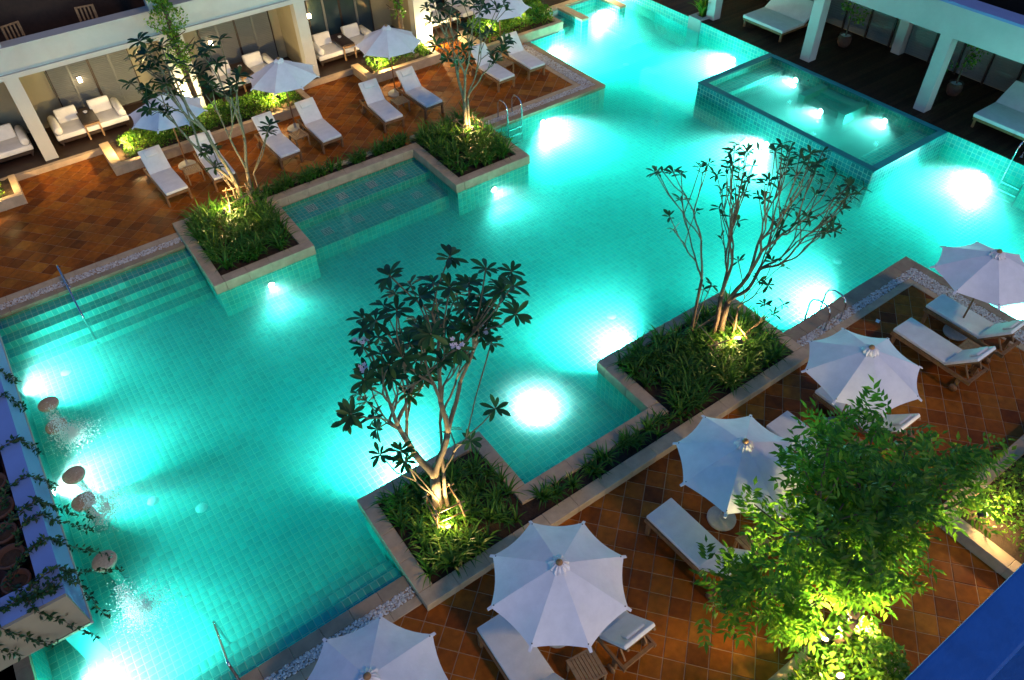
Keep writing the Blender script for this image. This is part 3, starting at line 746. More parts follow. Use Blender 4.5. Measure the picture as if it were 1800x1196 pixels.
def shade_tree(label, base, blobs, ntips, seed, fork=1.4, leaflet=(.09, .14), fronds=(9, 14), rt=.011):
    t = thing('shade_tree', label, 'tree', base); B = Vector(base); r = random.Random(seed); tips = []
    tot = sum(b[3] * b[4] * b[5] for b in blobs)
    for (cx, cy, cz, rx, ry, rz) in blobs:
        k = max(3, int(ntips * rx * ry * rz / tot))
        for _ in range(k):
            d = Vector((r.gauss(0, 1), r.gauss(0, 1), r.gauss(0, 1))).normalized() * (r.random() ** .4)
            tips.append(Vector((cx + d.x * rx, cy + d.y * ry, cz + d.z * rz)))
    segs, ends, rr = grow(B + Vector((.05, .05, fork)), tips, rt, seed=seed, frac=(.3, .45))
    f0 = B + Vector((0, 0, -.1)); f1 = B + Vector((.05, .05, fork))
    segs.append(([f0, f0.lerp(f1, .3), f0.lerp(f1, .65), f1], [rr * 1.3, rr * 1.1, rr, rr * .95]))
    mb = MB()
    for pts, rad in segs: mb.tube([Vector(p) - B for p in pts], rad, 6)
    mb.build('trunk', 'brown_bark', t, True)
    P = []; D = []; U = []
    for p, d in ends:
        for _ in range(r.randint(*fronds)):
            a = r.uniform(0, 6.283); el = r.uniform(-.5, .6); fd = (Vector((math.cos(a) * math.cos(el), math.sin(a) * math.cos(el), math.sin(el))) + d * .4).normalized()
            s = p - B + Vector((r.uniform(-.28, .28), r.uniform(-.28, .28), r.uniform(-.25, .2))); side = fd.cross(Vector((0, 0, 1))).normalized(); L = r.uniform(.28, .42); nn = 5
            up = side.cross(fd)
            for k in range(nn):
                q = s + fd * L * (k + .6) / nn + Vector((0, 0, -.10 * ((k + .6) / nn) ** 2))
                for sg in (-1, 1):
                    P.append(q); D.append(fd * .55 + side * sg * .8 + Vector((0, 0, -.12)) + Vector((r.uniform(-.15, .15),) * 3)); U.append(up + Vector((r.uniform(-.4, .4), r.uniform(-.4, .4), 0)))
            P.append(s + fd * L); D.append(fd); U.append(up)
    P = np.array([v[:] for v in P]); D = np.array([v[:] for v in D]); U = np.array([v[:] for v in U]); n = len(P)
    fast_leaves(P, D, U, nr.uniform(*leaflet, n), nr.uniform(.022, .034, n), 'tree_leaf', 'crown', t)
    return t
shade_tree('leafy shade tree beside the blue railing, lit yellow green from below', (7.0, 1.35, .25),
           [(7.45, 2.45, 4.0, .75, .75, .95), (6.75, 2.15, 2.95, 1.35, 1.15, .95), (8.1, 2.1, 3.0, 1.35, .95, .85), (5.85, 2.45, 2.0, .75, .7, .55), (8.8, 1.75, 2.6, .9, .8, .6), (7.2, 1.6, 2.1, 1.3, .6, .45), (6.3, 2.0, 1.7, .8, .6, .45), (9.2, 1.9, 3.1, .8, .65, .5)], 100, 61, leaflet=(.12, .20), fronds=(6, 11))
def shrub_mass(rects, z0, hgt, dens, L=(.06, .11), bumps=0.35, seed=1):
    r = np.random.default_rng(seed); Ps = []
    for (x0, x1, y0, y1) in rects:
        n = int((x1 - x0) * (y1 - y0) * dens)
        x = r.uniform(x0, x1, n); y = r.uniform(y0, y1, n)
        top = hgt * (1 + bumps * (np.sin(x * 3.1 + 1) * np.sin(y * 4.3 + .5) + .6 * np.sin(x * 7.7) * np.sin(y * 8.9 + 2)))
        ex = np.minimum(np.minimum(x - x0, x1 - x), np.minimum(y - y0, y1 - y)); top *= np.clip(.55 + ex / .35 * .45, .55, 1)
        Ps.append(np.column_stack([x, y, z0 + top * r.uniform(.05, 1, n) ** .55]))
    P = np.concatenate(Ps); n = len(P); D = rand_dirs(n, .35); U = rand_dirs(n, 1.2)
    return P, D, U, r.uniform(*L, n)
def hedge(label, rects, z0, hgt, dens, seed, m='shrub_leaf', name='shrub_planting', **kw):
    P, D, U, L = shrub_mass(rects, z0, hgt, dens, seed=seed, **kw)
    st = MB(); k = 0
    o = fast_leaves(P, D, U, L, L * .28, m, name)
    return tag(o, label, 'shrubs')
# flower-bed planters on the far terrace
def bed(label, x0, x1, y0, y1, z1=.32):
    return planter('planter_box', label, [(x0, x1, y0, y0 + .2), (x0, x0 + .3, y0 + .205, y1), (x1 - .2, x1, y0 + .205, y1)], [(x0 + .2, x1 - .1, y0 + .1, y1)], z1, -.02, 'stone', 1.2)
bed('stone flower bed behind the two leftmost loungers', 1.45, 8.35, 24.2, 25.95)
bed('stone flower bed behind the third pair of far loungers', 10.6, 13.75, 24.65, 25.95)
bed('stone flower bed cut off by the left picture edge', -6.0, -1.15, 24.35, 25.75)
bed('stone flower bed at the pool steps behind the last far loungers', 15.3, 19.2, 24.08, 25.95)
hedge('yellow green shrubs in the bed behind the leftmost far loungers', [(2.0, 8.0, 24.5, 25.8)], .25, .42, 1100, 1)
hedge('shrubs with a bright lamp in the bed behind the third far umbrella', [(11.1, 13.5, 24.9, 25.8)], .25, .5, 900, 2)
hedge('shrubs in the flower bed at the left picture edge', [(-5, -1.6, 24.65, 25.6)], .25, .42, 900, 3)
hedge('shrubs around the lantern by the pool steps', [(15.7, 19.0, 24.4, 25.85)], .25, .75, 1100, 4, L=(.08, .14))
# near side beds below the camera
planter('planter_box', 'stone planter under the leafy shade tree', [(5.6, 7.8, 1.45, 1.7), (7.55, 7.8, -3, 1.445), (5.6, 5.85, -3, 1.445)], [(5.8, 7.6, -3, 1.5)], .28, -.02, 'stone', 1.1)
planter('planter_box', 'stone planter at the right edge with glowing shrubs', [(10.85, 17.0, 1.72, 1.98), (10.85, 11.12, -3, 1.715)], [(11.05, 17, -3, 1.8)], .28, -.02, 'stone', 1.1)
hedge('brightly lit shrubs under the shade tree', [(5.7, 7.7, -.4, 1.5)], .2, .95, 1400, 5, L=(.08, .13))
hedge('shrubs at the right picture edge beside a ground lamp', [(11.25, 15.5, -.5, 1.65)], .2, .75, 900, 6, L=(.06, .1))
# slender tree against the lit column
def column_tree(label, base, H, seed, n=2600):
    t = thing('slender_tree', label, 'tree', base); r = random.Random(seed)
    pts = [(0.02 * math.sin(i * 1.3), .03 * math.cos(i), -.1 + i * H / 8) for i in range(9)]
    mb = MB(); mb.tube(pts, [.11 - .007 * i for i in range(9)], 8)
    for k in range(14):
        z = H * r.uniform(.35, .98); a = r.uniform(0, 6.28); l = r.uniform(.3, .8)
        mb.tube([(0, 0, z), (math.cos(a) * l * .5, math.sin(a) * l * .5, z + .15), (math.cos(a) * l, math.sin(a) * l, z + .35)], [.025, .018, .01], 5)
    mb.build('trunk', 'brown_bark', t, True)
    z = H * nr.uniform(.35, 1.08, n); rad = (.25 + .75 * (z / H) ** 2) * nr.random(n) ** .5 * (.7 + .4 * np.sin(z * 6)); a = nr.uniform(0, 6.28, n)
    P = np.column_stack([rad * np.cos(a), rad * np.sin(a), z]); L = nr.uniform(.08, .14, n)
    fast_leaves(P, rand_dirs(n, -.1), rand_dirs(n, 1.0), L, L * .25, 'shrub_leaf', 'crown', t)
    return t
column_tree('tall slender tree with sunny leaves in front of the lit column', (4.75, 25.5, .25), 4.9, 71)
column_tree('slender dark tree beside the brightly lit end column', (12.75, 25.7, .25), 4.2, 72, 1200)

# ---- bamboo stakes tied round the trunks
def stakes(label, c, s, hz, n_extra=2, seed=1):
    r = random.Random(seed); t = thing('tree_stakes', label, 'tree stakes', (c[0], c[1], .1)); legs = []
    for k in range(4):
        a = .6 + k * math.pi / 2; p = Vector((math.cos(a) * s, math.sin(a) * s, 0)); q = p * r.uniform(.55, .8) + Vector((0, 0, hz + r.uniform(-.05, .15)))
        MB().tube([p, q], .017, 6).build('stake', 'bamboo', t, True); legs.append((p, q))
    for lvl in (.55, .88):
        for k in range(4):
            a = legs[k][0].lerp(legs[k][1], lvl); b = legs[(k + 1) % 4][0].lerp(legs[(k + 1) % 4][1], lvl); d = (b - a) * .2
            MB().tube([a - d, b + d], .015, 6).build('crossbar', 'bamboo', t, True)
    return t
stakes('square bamboo frame tied round the front frangipani trunk', (3.3, 7.42), .45, .75, seed=1)
stakes('bamboo poles crossed round the wide frangipani trunks', (11.0, 7.7), .75, .5, seed=2)
stakes('bamboo frame beside the leaning frangipani trunk', (3.95, 19.7), .6, .7, seed=3)
stakes('bamboo frame round the slender frangipani by the ladder', (11.45, 19.15), .6, .65, seed=4)

# ================================================================== FURNITURE
def make_lounger():
    t = thing('sun_lounger', '', 'sun lounger'); W2 = .34
    th = R(47); bl = .80
    MB().rbox(-W2 + .01, W2 - .01, .0, 1.36, .42, .505, .022).build('seat_cushion', 'cushion', t, True)
    mtx = Matrix.Translation((0, 0, .42)) @ Matrix.Rotation(-th, 4, 'X')
    bc = MB().rbox(-W2 + .01, W2 - .01, -bl, .03, .005, .085, .022, 2, mtx).build('back_cushion', 'cushion', t, True)
    MB().rbox(-.2, .2, -bl + .06, -bl + .27, .082, .145, .028, 2, mtx).build('headrest_pillow', 'cushion', bc, True)
    for sx in (-1, 1):
        MB().box(sx * W2 - .022, sx * W2 + .022, -.62, 1.36, .325, .415).build('side_rail', 'teak', t)
        MB().xbox(mtx, sx * (W2 - .055) - .02, sx * (W2 - .055) + .02, -bl, 0, -.04, .0).build('back_rail', 'teak', t)
        MB().box(sx * (W2 - .0) - .03, sx * (W2 - .0) + .03, 1.22, 1.30, 0, .324).build('leg', 'teak', t)
        MB().box(sx * (W2 - .0) - .03, sx * (W2 - .0) + .03, -.42, -.34, 0.02, .324).build('leg', 'teak', t)
        MB().beam((sx * .24, -.50, .40), (sx * .24, -.30, .72), .03, .03).build('prop', 'teak', t)
        MB().tube([(sx * .39, -.38, .09), (sx * .43, -.38, .09)], .09, 14).build('wheel', 'teak', t, True)
    for y in (.1, .5, .9, 1.32): MB().box(-W2 + .023, W2 - .023, y - .03, y + .03, .33, .41).build('crossbar', 'teak', t)
    MB().box(-W2 + .023, W2 - .023, -.60, -.54, .33, .41).build('crossbar', 'teak', t)
    for i in range(5):
        y = -bl + .06 + i * .165; MB().xbox(mtx, -W2 + .076, W2 - .076, y, y + .07, -.035, -.008).build('back_slat', 'teak', t)
    return t
lproto = make_lounger(); first = [True]
def lounger(label, x, yfoot, side, jit=0.0, group=None):
    """side -1: head towards the camera (near deck); +1: head towards the far building"""
    o = lproto if first[0] else copy_tree(lproto); first[0] = False
    o.rotation_euler = (0, 0, (0 if side < 0 else math.pi) + jit)
    o.location = (x, yfoot - 1.36 if side < 0 else yfoot + 1.36, 0); o['label'] = label; o['group'] = group
far = [(2.56, 21.40, 'white lounger at the left end of the far row'), (4.08, 21.30, 'white lounger behind the leaning frangipani trunk, right of the first far umbrella'),
       (6.12, 21.25, 'white lounger left of the second far umbrella, nearest the flower bed lamp'), (7.60, 21.28, 'white lounger right of the second far umbrella'),
       (9.88, 21.18, 'white lounger left of the third far umbrella'), (11.36, 21.20, 'white lounger right of the third far umbrella, behind the ladder planter'),
       (14.42, 21.22, 'white lounger left in the pair at the far deck corner'), (15.86, 21.28, 'white lounger at the corner pebbles, right end of the far row')]
for i, (x, y, lb) in enumerate(far): lounger(lb, x, y, 1, R([3, -1, 2, 1, -2, 2, 1, -1][i]), 'loungers on the far deck')
near = [(.05, 5.05, 'white lounger mostly hidden under the bottom left umbrella'), (2.78, 5.10, 'white lounger at the bottom, left of the umbrella beside the front planter'),
        (4.42, 5.12, 'white lounger half hidden under the umbrella beside the front planter'), (6.65, 5.05, 'white lounger left of the umbrella next to the shade tree'),
        (8.42, 5.12, 'white lounger under the umbrella, its head beside the shade tree'), (10.08, 5.18, 'white lounger behind the shade tree with only its foot end clear'),
        (11.62, 5.20, 'white lounger covered by the umbrella beside the near ladder'), (14.56, 5.36, 'white lounger left in the pair under the rightmost umbrella'),
        (15.90, 5.40, 'white lounger nearest the right deck corner pebbles')]
for i, (x, y, lb) in enumerate(near): lounger(lb, x, y, -1, R([0, -2, 1, 2, -1, 1, 0, -1, 0][i]), 'loungers on the near deck')

def make_table():
    t = thing('side_table', '', 'side table'); s = .25; z = .36
    for a in (-1, 1):
        MB().box(-s, s, a * s - .035 * (a > 0) - 0 * a, a * s + .035 * (a < 0), z, z + .03).build('frame_rail', 'table_teak', t)
        MB().box(min(a * s, a * (s - .07)), max(a * s, a * (s - .07)), -s + .036, s - .036, z, z + .03).build('frame_rail', 'table_teak', t)
        for b in (-1, 1): MB().box(a * (s - .03) - .02, a * (s - .03) + .02, b * (s - .03) - .02, b * (s - .03) + .02, 0, z - .001).build('leg', 'table_teak', t)
    for i in range(6):
        x = -s + .075 + i * (2 * s - .15) / 6; MB().box(x + .006, x + (2 * s - .15) / 6 - .006, -s + .037, s - .037, z + .004, z + .026).build('slat', 'table_teak', t)
    return t
tproto = make_table(); tf = [True]
def table(label, x, y, rz, group):
    o = tproto if tf[0] else copy_tree(tproto); tf[0] = False
    o.location = (x, y, 0); o.rotation_euler = (0, 0, rz); o['label'] = label; o['group'] = group
for i, (x, y, lb) in enumerate([(3.40, 22.45, 'slatted teak table under the first far umbrella'), (6.90, 22.35, 'slatted teak table under the second far umbrella'),
        (10.66, 22.3, 'slatted teak table under the third far umbrella'), (15.15, 22.4, 'slatted teak table between the last two far loungers')]):
    table(lb, x, y, R(6 * (i % 2)), 'tables on the far deck')
for i, (x, y, lb) in enumerate([(3.62, 3.55, 'slatted teak table beside the umbrella by the front planter'), (7.55, 3.5, 'slatted teak table left of the shade tree'),
        (15.2, 3.95, 'slatted teak table between the loungers under the rightmost umbrella'), (10.85, 3.7, 'slatted teak table hidden behind the shade tree leaves')]):
    table(lb, x, y, R(-8 + 5 * i), 'tables on the near deck')

def make_umbrella():
    t = thing('patio_umbrella', '', 'umbrella'); Rr = 1.14; zr = 1.87; za = 2.40; ns = 8; nrad = 7; nseg = 6
    MB().lathe([(0, .0), (.27, .0), (.28, .02), (.28, .055), (.26, .07), (.06, .075), (.045, .085), (.045, .22), (.03, .23), (0, .23)], 24).build('base', 'concrete', t, True)
    MB().tube([(0, 0, .2), (0, 0, 2.42)], .022, 10).build('pole', 'teak', t, True)
    mb = MB()
    for s in range(ns):
        a0 = s * math.pi / 4; a1 = a0 + math.pi / 4; k = len(mb.v)
        for i in range(nrad + 1):
            f = i / nrad; rr = .05 + (Rr - .05) * f; z = za - (za - zr) * (.9 * f + .1 * f * f)
            for j in range(nseg + 1):
                u = j / nseg; p = Vector((math.cos(a0), math.sin(a0), 0)).lerp(Vector((math.cos(a1), math.sin(a1), 0)), u) * rr
                bow = 4 * u * (1 - u)
                p *= 1 - .05 * bow * f * f          # scalloped edge
                mb.v.append((p.x, p.y, z - .035 * bow * f + .012 * bow * math.sin(f * 3.1)))
        for i in range(nrad):
            for j in range(nseg):
                a = k + i * (nseg + 1) + j; mb.f.append((a, a + 1, a + nseg + 2, a + nseg + 1))
    cano = mb.build('canopy', 'canvas', t)
    sm = [True] * len(cano.data.polygons); cano.data.polygons.foreach_set('use_smooth', sm)
    for s in range(8):
        a = s * math.pi / 4; d = Vector((math.cos(a), math.sin(a), 0))
        MB().beam(d * .05 + Vector((0, 0, za - .025)), d * (Rr - .02) + Vector((0, 0, zr - .022)), .018, .022).build('rib', 'teak', t)
        MB().beam(d * .03 + Vector((0, 0, 1.72)), d * .58 + Vector((0, 0, za - .27 - .02)), .016, .018).build('strut', 'teak', t)
        h = MB(); x = Vector((-d.y, d.x, 0))
        p = d * (Rr - .03) + Vector((0, 0, zr + .008)); q = d * (Rr + .05) + Vector((0, 0, zr - .03))
        h.add([p - x * .03, p + x * .03, q + x * .022, q - x * .022, p - x * .03 - Vector((0, 0, .012)), p + x * .03 - Vector((0, 0, .012)), q + x * .022 - Vector((0, 0, .012)), q - x * .022 - Vector((0, 0, .012))],
              [(0, 1, 2, 3), (7, 6, 5, 4), (0, 4, 5, 1), (1, 5, 6, 2), (2, 6, 7, 3), (3, 7, 4, 0)]); h.build('rib_pocket', 'canvas', cano)
        MB().lathe([(0, 0), (.011, 0), (.011, .01), (0, .012)], 8, tuple(d * (Rr - .055) + Vector((0, 0, zr + .022)))).build('stud', 'black_metal', cano)
    # ruffled cap
    cap = MB(); n = 48
    for i, (r0, z) in enumerate(((.035, za + .055), (.07, za + .06), (.12, za + .012), (.155, za - .035))):
        for j in range(n):
            a = 2 * math.pi * j / n; w_ = (1 + .13 * i / 3 * math.sin(8 * a + 1) + .07 * i / 3 * math.sin(19 * a)); cap.v.append((r0 * w_ * math.cos(a), r0 * w_ * math.sin(a), z + .014 * i * math.sin(13 * a)))
    for i in range(3):
        for j in range(n): cap.f.append((i * n + j, i * n + (j + 1) % n, (i + 1) * n + (j + 1) % n, (i + 1) * n + j))
    cap.build('cap_ruffle', 'canvas', cano, True)
    MB().lathe([(0, 0), (.036, 0), (.052, .03), (.054, .06), (.04, .09), (.015, .105), (0, .107)], 14, (0, 0, za + .02)).build('finial', 'teak', t, True)
    return t
uproto = make_umbrella(); uf = [True]
def umbrella(label, x, y, rz, sc_=1.0, group=None):
    o = uproto if uf[0] else copy_tree(uproto); uf[0] = False
    o.location = (x, y, 0); o.rotation_euler = (0, 0, R(rz)); o['label'] = label; o['group'] = group
for a in [('white umbrella cut off by the bottom edge at the left', .52, 4.62, 12), ('white umbrella beside the front planter at the bottom', 3.68, 4.42, 31),
          ('white umbrella directly left of the shade tree', 7.64, 4.33, 32), ('white umbrella beside the near ladder, above the shade tree', 11.24, 4.45, 11),
          ('white umbrella at the right picture edge over two loungers', 15.85, 4.62, 42)]: umbrella(*a, group='umbrellas on the near deck')
for a in [('white umbrella behind the leaning frangipani leaves', 3.46, 23.4, 14), ('white umbrella in front of the second terrace bay', 7.19, 23.4, 9),
          ('white umbrella in front of the third terrace bay', 11.1, 23.47, 17), ('white umbrella at the top edge beside the lantern', 15.8, 23.6, 8)]: umbrella(*a, group='umbrellas on the far deck')

# ---- handrails and ladders
def rail(label, pts, r_=.024):
    t = thing('handrail', label, 'handrail', pts[0]); B = Vector(pts[0]); P = [Vector(p) - B for p in pts]
    # round the bends
    Q = [P[0]]
    for i in range(1, len(P) - 1):
        for f in (.12, .06): Q.append(P[i].lerp(P[i - 1], min(.4, f / max(.01, (P[i] - P[i - 1]).length))))
        Q.append(P[i] + ((P[i - 1] - P[i]).normalized() + (P[i + 1] - P[i]).normalized()) * .02)
        for f in (.06, .12): Q.append(P[i].lerp(P[i + 1], min(.4, f / max(.01, (P[i + 1] - P[i]).length))))
    Q.append(P[-1])
    MB().tube(Q, r_, 10).build('bar', 'steel', t, True)
    MB().lathe([(0, 0), (.05, 0), (.05, .012), (0, .014)], 14, tuple(P[0])).build('flange', 'steel', t, True)
    MB().lathe([(0, 0), (.05, 0), (.05, .012), (0, .014)], 14, tuple(P[-1])).build('flange', 'steel', t, True)
    return t
rail('chrome handrail at the far left pool steps', [(-1.05, 19.47, 0), (-1.05, 19.40, .80), (-1.05, 17.98, .05), (-1.05, 17.95, -.90)])
rail('chrome handrail at the near left pool steps', [(-1.13, 6.80, 0), (-1.13, 6.88, .74), (-1.13, 8.10, .15), (-1.13, 8.14, -.94)])
def ladder(label, x, y, sgn, axis='y', dz=0.0, depth=.45):
    t = thing('pool_ladder', label, 'ladder', (x, y, dz))
    def P(a, b, c): return (a, b * sgn, c) if axis == 'y' else (b * sgn, a, c)
    for s in (-.29, .29):
        pts = [P(s, -.42, 0), P(s, -.42, .50), P(s, -.36, .64), P(s, -.25, .70), P(s, -.05, .70), P(s, .10, .62), P(s, .15, .48), P(s, .15, -.85 - dz)]
        MB().tube(pts, .021, 10).build('rail', 'steel', t, True)
        MB().lathe([(0, 0), (.045, 0), (.045, .012), (0, .014)], 12, P(s, -.42, .004)).build('flange', 'steel', t, True)
    for z in (-.25, -.5, -.75):
        b = MB(); a0, a1 = P(-.27, .13, z - dz), P(.27, .21, z - dz + .03)
        b.box(min(a0[0], a1[0]), max(a0[0], a1[0]), min(a0[1], a1[1]), max(a0[1], a1[1]), a0[2], a1[2]).build('tread', 'steel', t)
    return t
ladder('chrome pool ladder on the far edge beside the planter', 13.35, 19.40, -1)
ladder('chrome pool ladder on the near edge beside the planter', 13.75, 6.95, 1)
ladder('chrome pool ladder on the timber deck wall at the right', 23.30, 7.35, -1, 'x', DZ, .3)

# ================================================================== SWIM-UP BAR (left)
bar = thing('swim_up_bar', 'bar pavilion with a flat blue lit roof at the left pool edge', 'bar', (-2.44, 7.88, 0))
bx, by = -2.44, 7.88
def bp(name, x0, x1, y0, y1, z0, z1, m): return MB().box(x0 - bx, x1 - bx, y0 - by, y1 - by, z0, z1).build(name, m, bar)
CT, CB = 3.02, 2.20
bp('roof_fascia', -2.74, -2.44, 7.935, 18.0, CB, CT, 'sky_tinted_white'); bp('roof_fascia', -8.0, -2.445, 7.88, 7.93, CB, CT - .004, 'warm_plaster'); bp('roof_fascia', -8.0, -2.745, 7.935, 8.40, CB, CT, 'sky_tinted_white')  # near face coloured warmer to stand in for warm light falling on it
bp('roof_slab', -8.0, -2.745, 8.405, 18.0, CB, CB + .25, 'dark_wood'); bp('roof_fascia', -8.0, -7.0, 8.405, 18.0, CB + .255, CT, 'sky_tinted_white')
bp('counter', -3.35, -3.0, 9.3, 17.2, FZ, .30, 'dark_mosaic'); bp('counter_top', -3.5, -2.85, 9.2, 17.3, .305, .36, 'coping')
for yy in (9.6, 16.8): bp('column', -3.30, -3.05, yy - .12, yy + .12, .365, CB - .001, 'plaster')
MB().box(-.02, 0.014, .005, 10.1, .002, .06).build('drip_edge', 'plaster', bar).location = (0, 0, CB - .08)
for i, (yy, rr) in enumerate(((8.75, .19), (9.25, .2), (9.75, .18), (10.28, .21), (10.85, .19), (11.4, .2), (11.95, .19))):
    for j, xx in enumerate((-3.05, -3.55)):
        p = thing('clay_pot', f'round clay pot in the bar roof trough, {ORD[i]} from the front, {"pool side" if j == 0 else "inner"} row', 'pot', (xx + rng.uniform(-.03, .03), yy, CB + .25), 0, 'clay pots sunk in the bar roof')
        MB().lathe([(0, 0), (rr * .75, 0), (rr, .29), (rr * 1.08, .30), (rr * 1.08, .35), (rr * .94, .35), (rr * .88, .28), (0, .26)], 18).build('body', 'pot', p, True)
        MB().lathe([(0, 0), (rr * .85, 0), (0, .02)], 12, (0, 0, .275)).build('soil', 'soil', p)
# trailing vines over the roof edge
def vine(label, pts, seed, dens=70, m='leaf'):
    r = random.Random(seed); P0 = Vector(pts[0]); t = thing('trailing_vine', label, 'vine', pts[0], 0, 'vines trailing over the bar roof')
    P = [Vector(p) - P0 for p in pts]; Q = []
    for i in range(len(P) - 1):
        for k in range(6): Q.append(P[i].lerp(P[i + 1], k / 6) + Vector((r.uniform(-.02, .02), r.uniform(-.02, .02), r.uniform(-.02, .02))))
    Q.append(P[-1]); MB().tube(Q, [.008 - .005 * i / len(Q) for i in range(len(Q))], 5).build('stem', 'brown_bark', t, True)
    n = int(dens * sum((Q[i + 1] - Q[i]).length for i in range(len(Q) - 1))); PP = []; DD = []
    for _ in range(n):
        i = r.randrange(len(Q) - 1); q = Q[i].lerp(Q[i + 1], r.random()); PP.append((q + Vector((r.gauss(0, .02), r.gauss(0, .02), r.gauss(0, .015))))[:]); d = (Q[i + 1] - Q[i]).normalized() * .5 + Vector((r.uniform(-1, 1), r.uniform(-1, 1), r.uniform(-.5, .7))); DD.append(d[:])
    PP = np.array(PP); DD = np.array(DD); L = nr.uniform(.06, .11, n)
    fast_leaves(PP, DD, rand_dirs(n, 1.2), L, L * .24, 'shrub_leaf' if m != 'leaf' else 'leaf', 'leaves', t)
for i, (y0, x1, dz, y1) in enumerate(((8.12, -2.25, -1.1, 7.95), (8.3, -2.0, -1.9, 9.3), (8.9, -2.05, -1.7, 9.5), (9.4, -2.15, -1.4, 10.0), (9.7, -2.1, -1.6, 10.4), (10.3, -2.3, -.9, 10.7), (11.2, -2.36, -.7, 11.5), (12.4, -2.36, -.6, 12.7), (13.2, -2.36, -.6, 13.5))):
    vine(f'trailing vine over the pool side of the bar roof, {ORD[i]} from the near corner', [(-3.1 + rng.uniform(-.2, .2), y0 - .1, CT - .2), (-2.8, y0, CT + .05), (-2.46, y0 + .1, CT + .04), (-2.36, y0 + .15, CT - .3), (x1, y1, CT + dz)], 80 + i, 75)
for i, (x0, x1, z1) in enumerate(((-2.85, -2.45, 1.9), (-3.3, -2.9, 2.3), (-3.6, -3.3, 2.5))):
    vine(f'trailing vine over the short front of the bar roof, {ORD[i]} from the pool corner', [(x0 - .3, 8.7, CT - .1), (x0 - .1, 8.3, CT + .04), (x0, 7.9, CT + .04), (x0 + .15, 7.8, CT - .3), (x1, 7.74, z1)], 95 + i, 60)
# matted vine along the roof edge
vine('thick vine lying along the near end of the bar roof', [(-3.9, 8.3, CT + .04), (-3.4, 8.22, CT + .05), (-2.9, 8.15, CT + .05), (-2.5, 8.05, CT + .05)], 99, 190)
# stools standing in the water
for i, (yy, lb) in enumerate(((15.46, 'round bar stool in the water farthest from the camera'), (14.66, 'round bar stool in the water behind the far splash'), (13.04, 'round bar stool between the two splashes'),
                              (12.24, 'round bar stool in the water touching the middle splash'), (10.6, 'round bar stool in the water nearest the camera'))):
    t = thing('bar_stool', lb, 'stool', (-2.43, yy, FZ), 0, 'stools at the swim-up bar')
    MB().lathe([(0, 0), (.15, 0), (.15, .03), (.09, .06), (.09, -FZ - .08), (0, -FZ - .08)], 20).build('pedestal', 'mosaic', t, True)
    MB().lathe([(0, -FZ - .08), (.215, -FZ - .08), (.225, -FZ - .06), (.225, -FZ - .015), (.21, -FZ), (0, -FZ)], 28).build('seat', 'stool', t, True)
# falling water and splashes
def splash(label, x, y, seed, H=2.15, n=900, ring=.5):
    r = np.random.default_rng(seed); t = thing('water_jet', label, 'water splash', (x, y, WZ), 0, 'water jets falling from the bar roof')
    P = []
    m1 = int(n * .62); a = r.uniform(0, 6.283, m1); rad = np.abs(r.normal(0, ring * .55, m1))
    P.append(np.column_stack([rad * np.cos(a) + .15, rad * np.sin(a), np.abs(r.normal(0, .14, m1)) * np.exp(-rad)]))
    m2 = n - m1; z = r.uniform(0, 1, m2) ** 1.6 * .9; P.append(np.column_stack([r.normal(0, .11 - .05 * z, m2), r.normal(0, .16, m2), z]))
    P = np.concatenate(P); V = []; F = []
    for i, p in enumerate(P):
        s = r.uniform(.004, .0105); V.append(ICV * np.array([s, s, s * r.uniform(1, 2.2)]) + p); F.append(ICF + i * len(ICV))
    link('droplets', np_mesh('droplets', np.concatenate(V), np.concatenate(F), 'foam', True), t, 'stuff')
splash('splash of falling water at the far end of the bar', -2.28, 14.15, 1, n=3000)
splash('splash of falling water in the middle of the bar', -2.2, 11.75, 2, n=3000)
splash('splash of falling water at the near roof corner', -2.2, 9.15, 3, n=3600)

# ================================================================== SPA (raised, right)
spa = thing('spa_pool', 'raised tiled spa basin against the timber deck', 'spa', (19.62, 9.78, 0)); sx, sy = 19.62, 9.78
def sp(name, x0, x1, y0, y1, z0, z1, m): return MB().box(x0 - sx, x1 - sx, y0 - sy, y1 - sy, z0, z1).build(name, m, spa)
SX1, SY1 = 23.38, 17.0
sp('wall', 19.64, 19.88, 9.80, 16.98, FZ, DZ - .05, 'pool_grout'); sp('wall', 19.885, 23.38, 9.80, 10.04, FZ, DZ - .05, 'pool_grout'); sp('wall', 19.885, 23.38, 16.74, 16.98, FZ, DZ - .05, 'pool_grout')
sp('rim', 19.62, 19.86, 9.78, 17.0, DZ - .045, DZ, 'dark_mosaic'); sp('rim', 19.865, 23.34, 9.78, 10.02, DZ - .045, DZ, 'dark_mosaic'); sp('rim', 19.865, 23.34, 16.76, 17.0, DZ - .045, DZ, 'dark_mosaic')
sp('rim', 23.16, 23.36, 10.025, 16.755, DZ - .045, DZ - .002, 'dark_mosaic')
sp('basin_floor', 19.885, 23.3, 10.045, 16.735, -.42, -.16, 'pool_grout')
sp('bench', 19.9, 23.2, 16.1, 16.735, -.155, .10, 'pool_grout'); sp('bench', 19.9, 23.2, 10.045, 10.75, -.155, .10, 'pool_grout'); sp('back_wall', 23.2, 23.38, 10.045, 16.735, -.56, DZ - .05, 'pool_grout')
sp('stair_wall', 21.9, 23.1, 14.15, 14.42, -.155, DZ - .12, 'mosaic'); sp('stair_wall', 21.9, 23.1, 12.5, 12.77, -.155, DZ - .12, 'mosaic')
for k in range(3): sp('step', 22.0 + .37 * k, 23.19, 12.775, 14.145, -.155 + .001 * k, -.05 + .10 * k, 'mosaic')
SF = Field(); SD = Field()
add_floor(19.9, 23.2, 10.76, 16.09, -.158, SF); add_floor(19.9, 23.2, 16.1, 16.73, 0.1016, SF); add_floor(19.9, 23.2, 10.05, 10.75, 0.1016, SF)
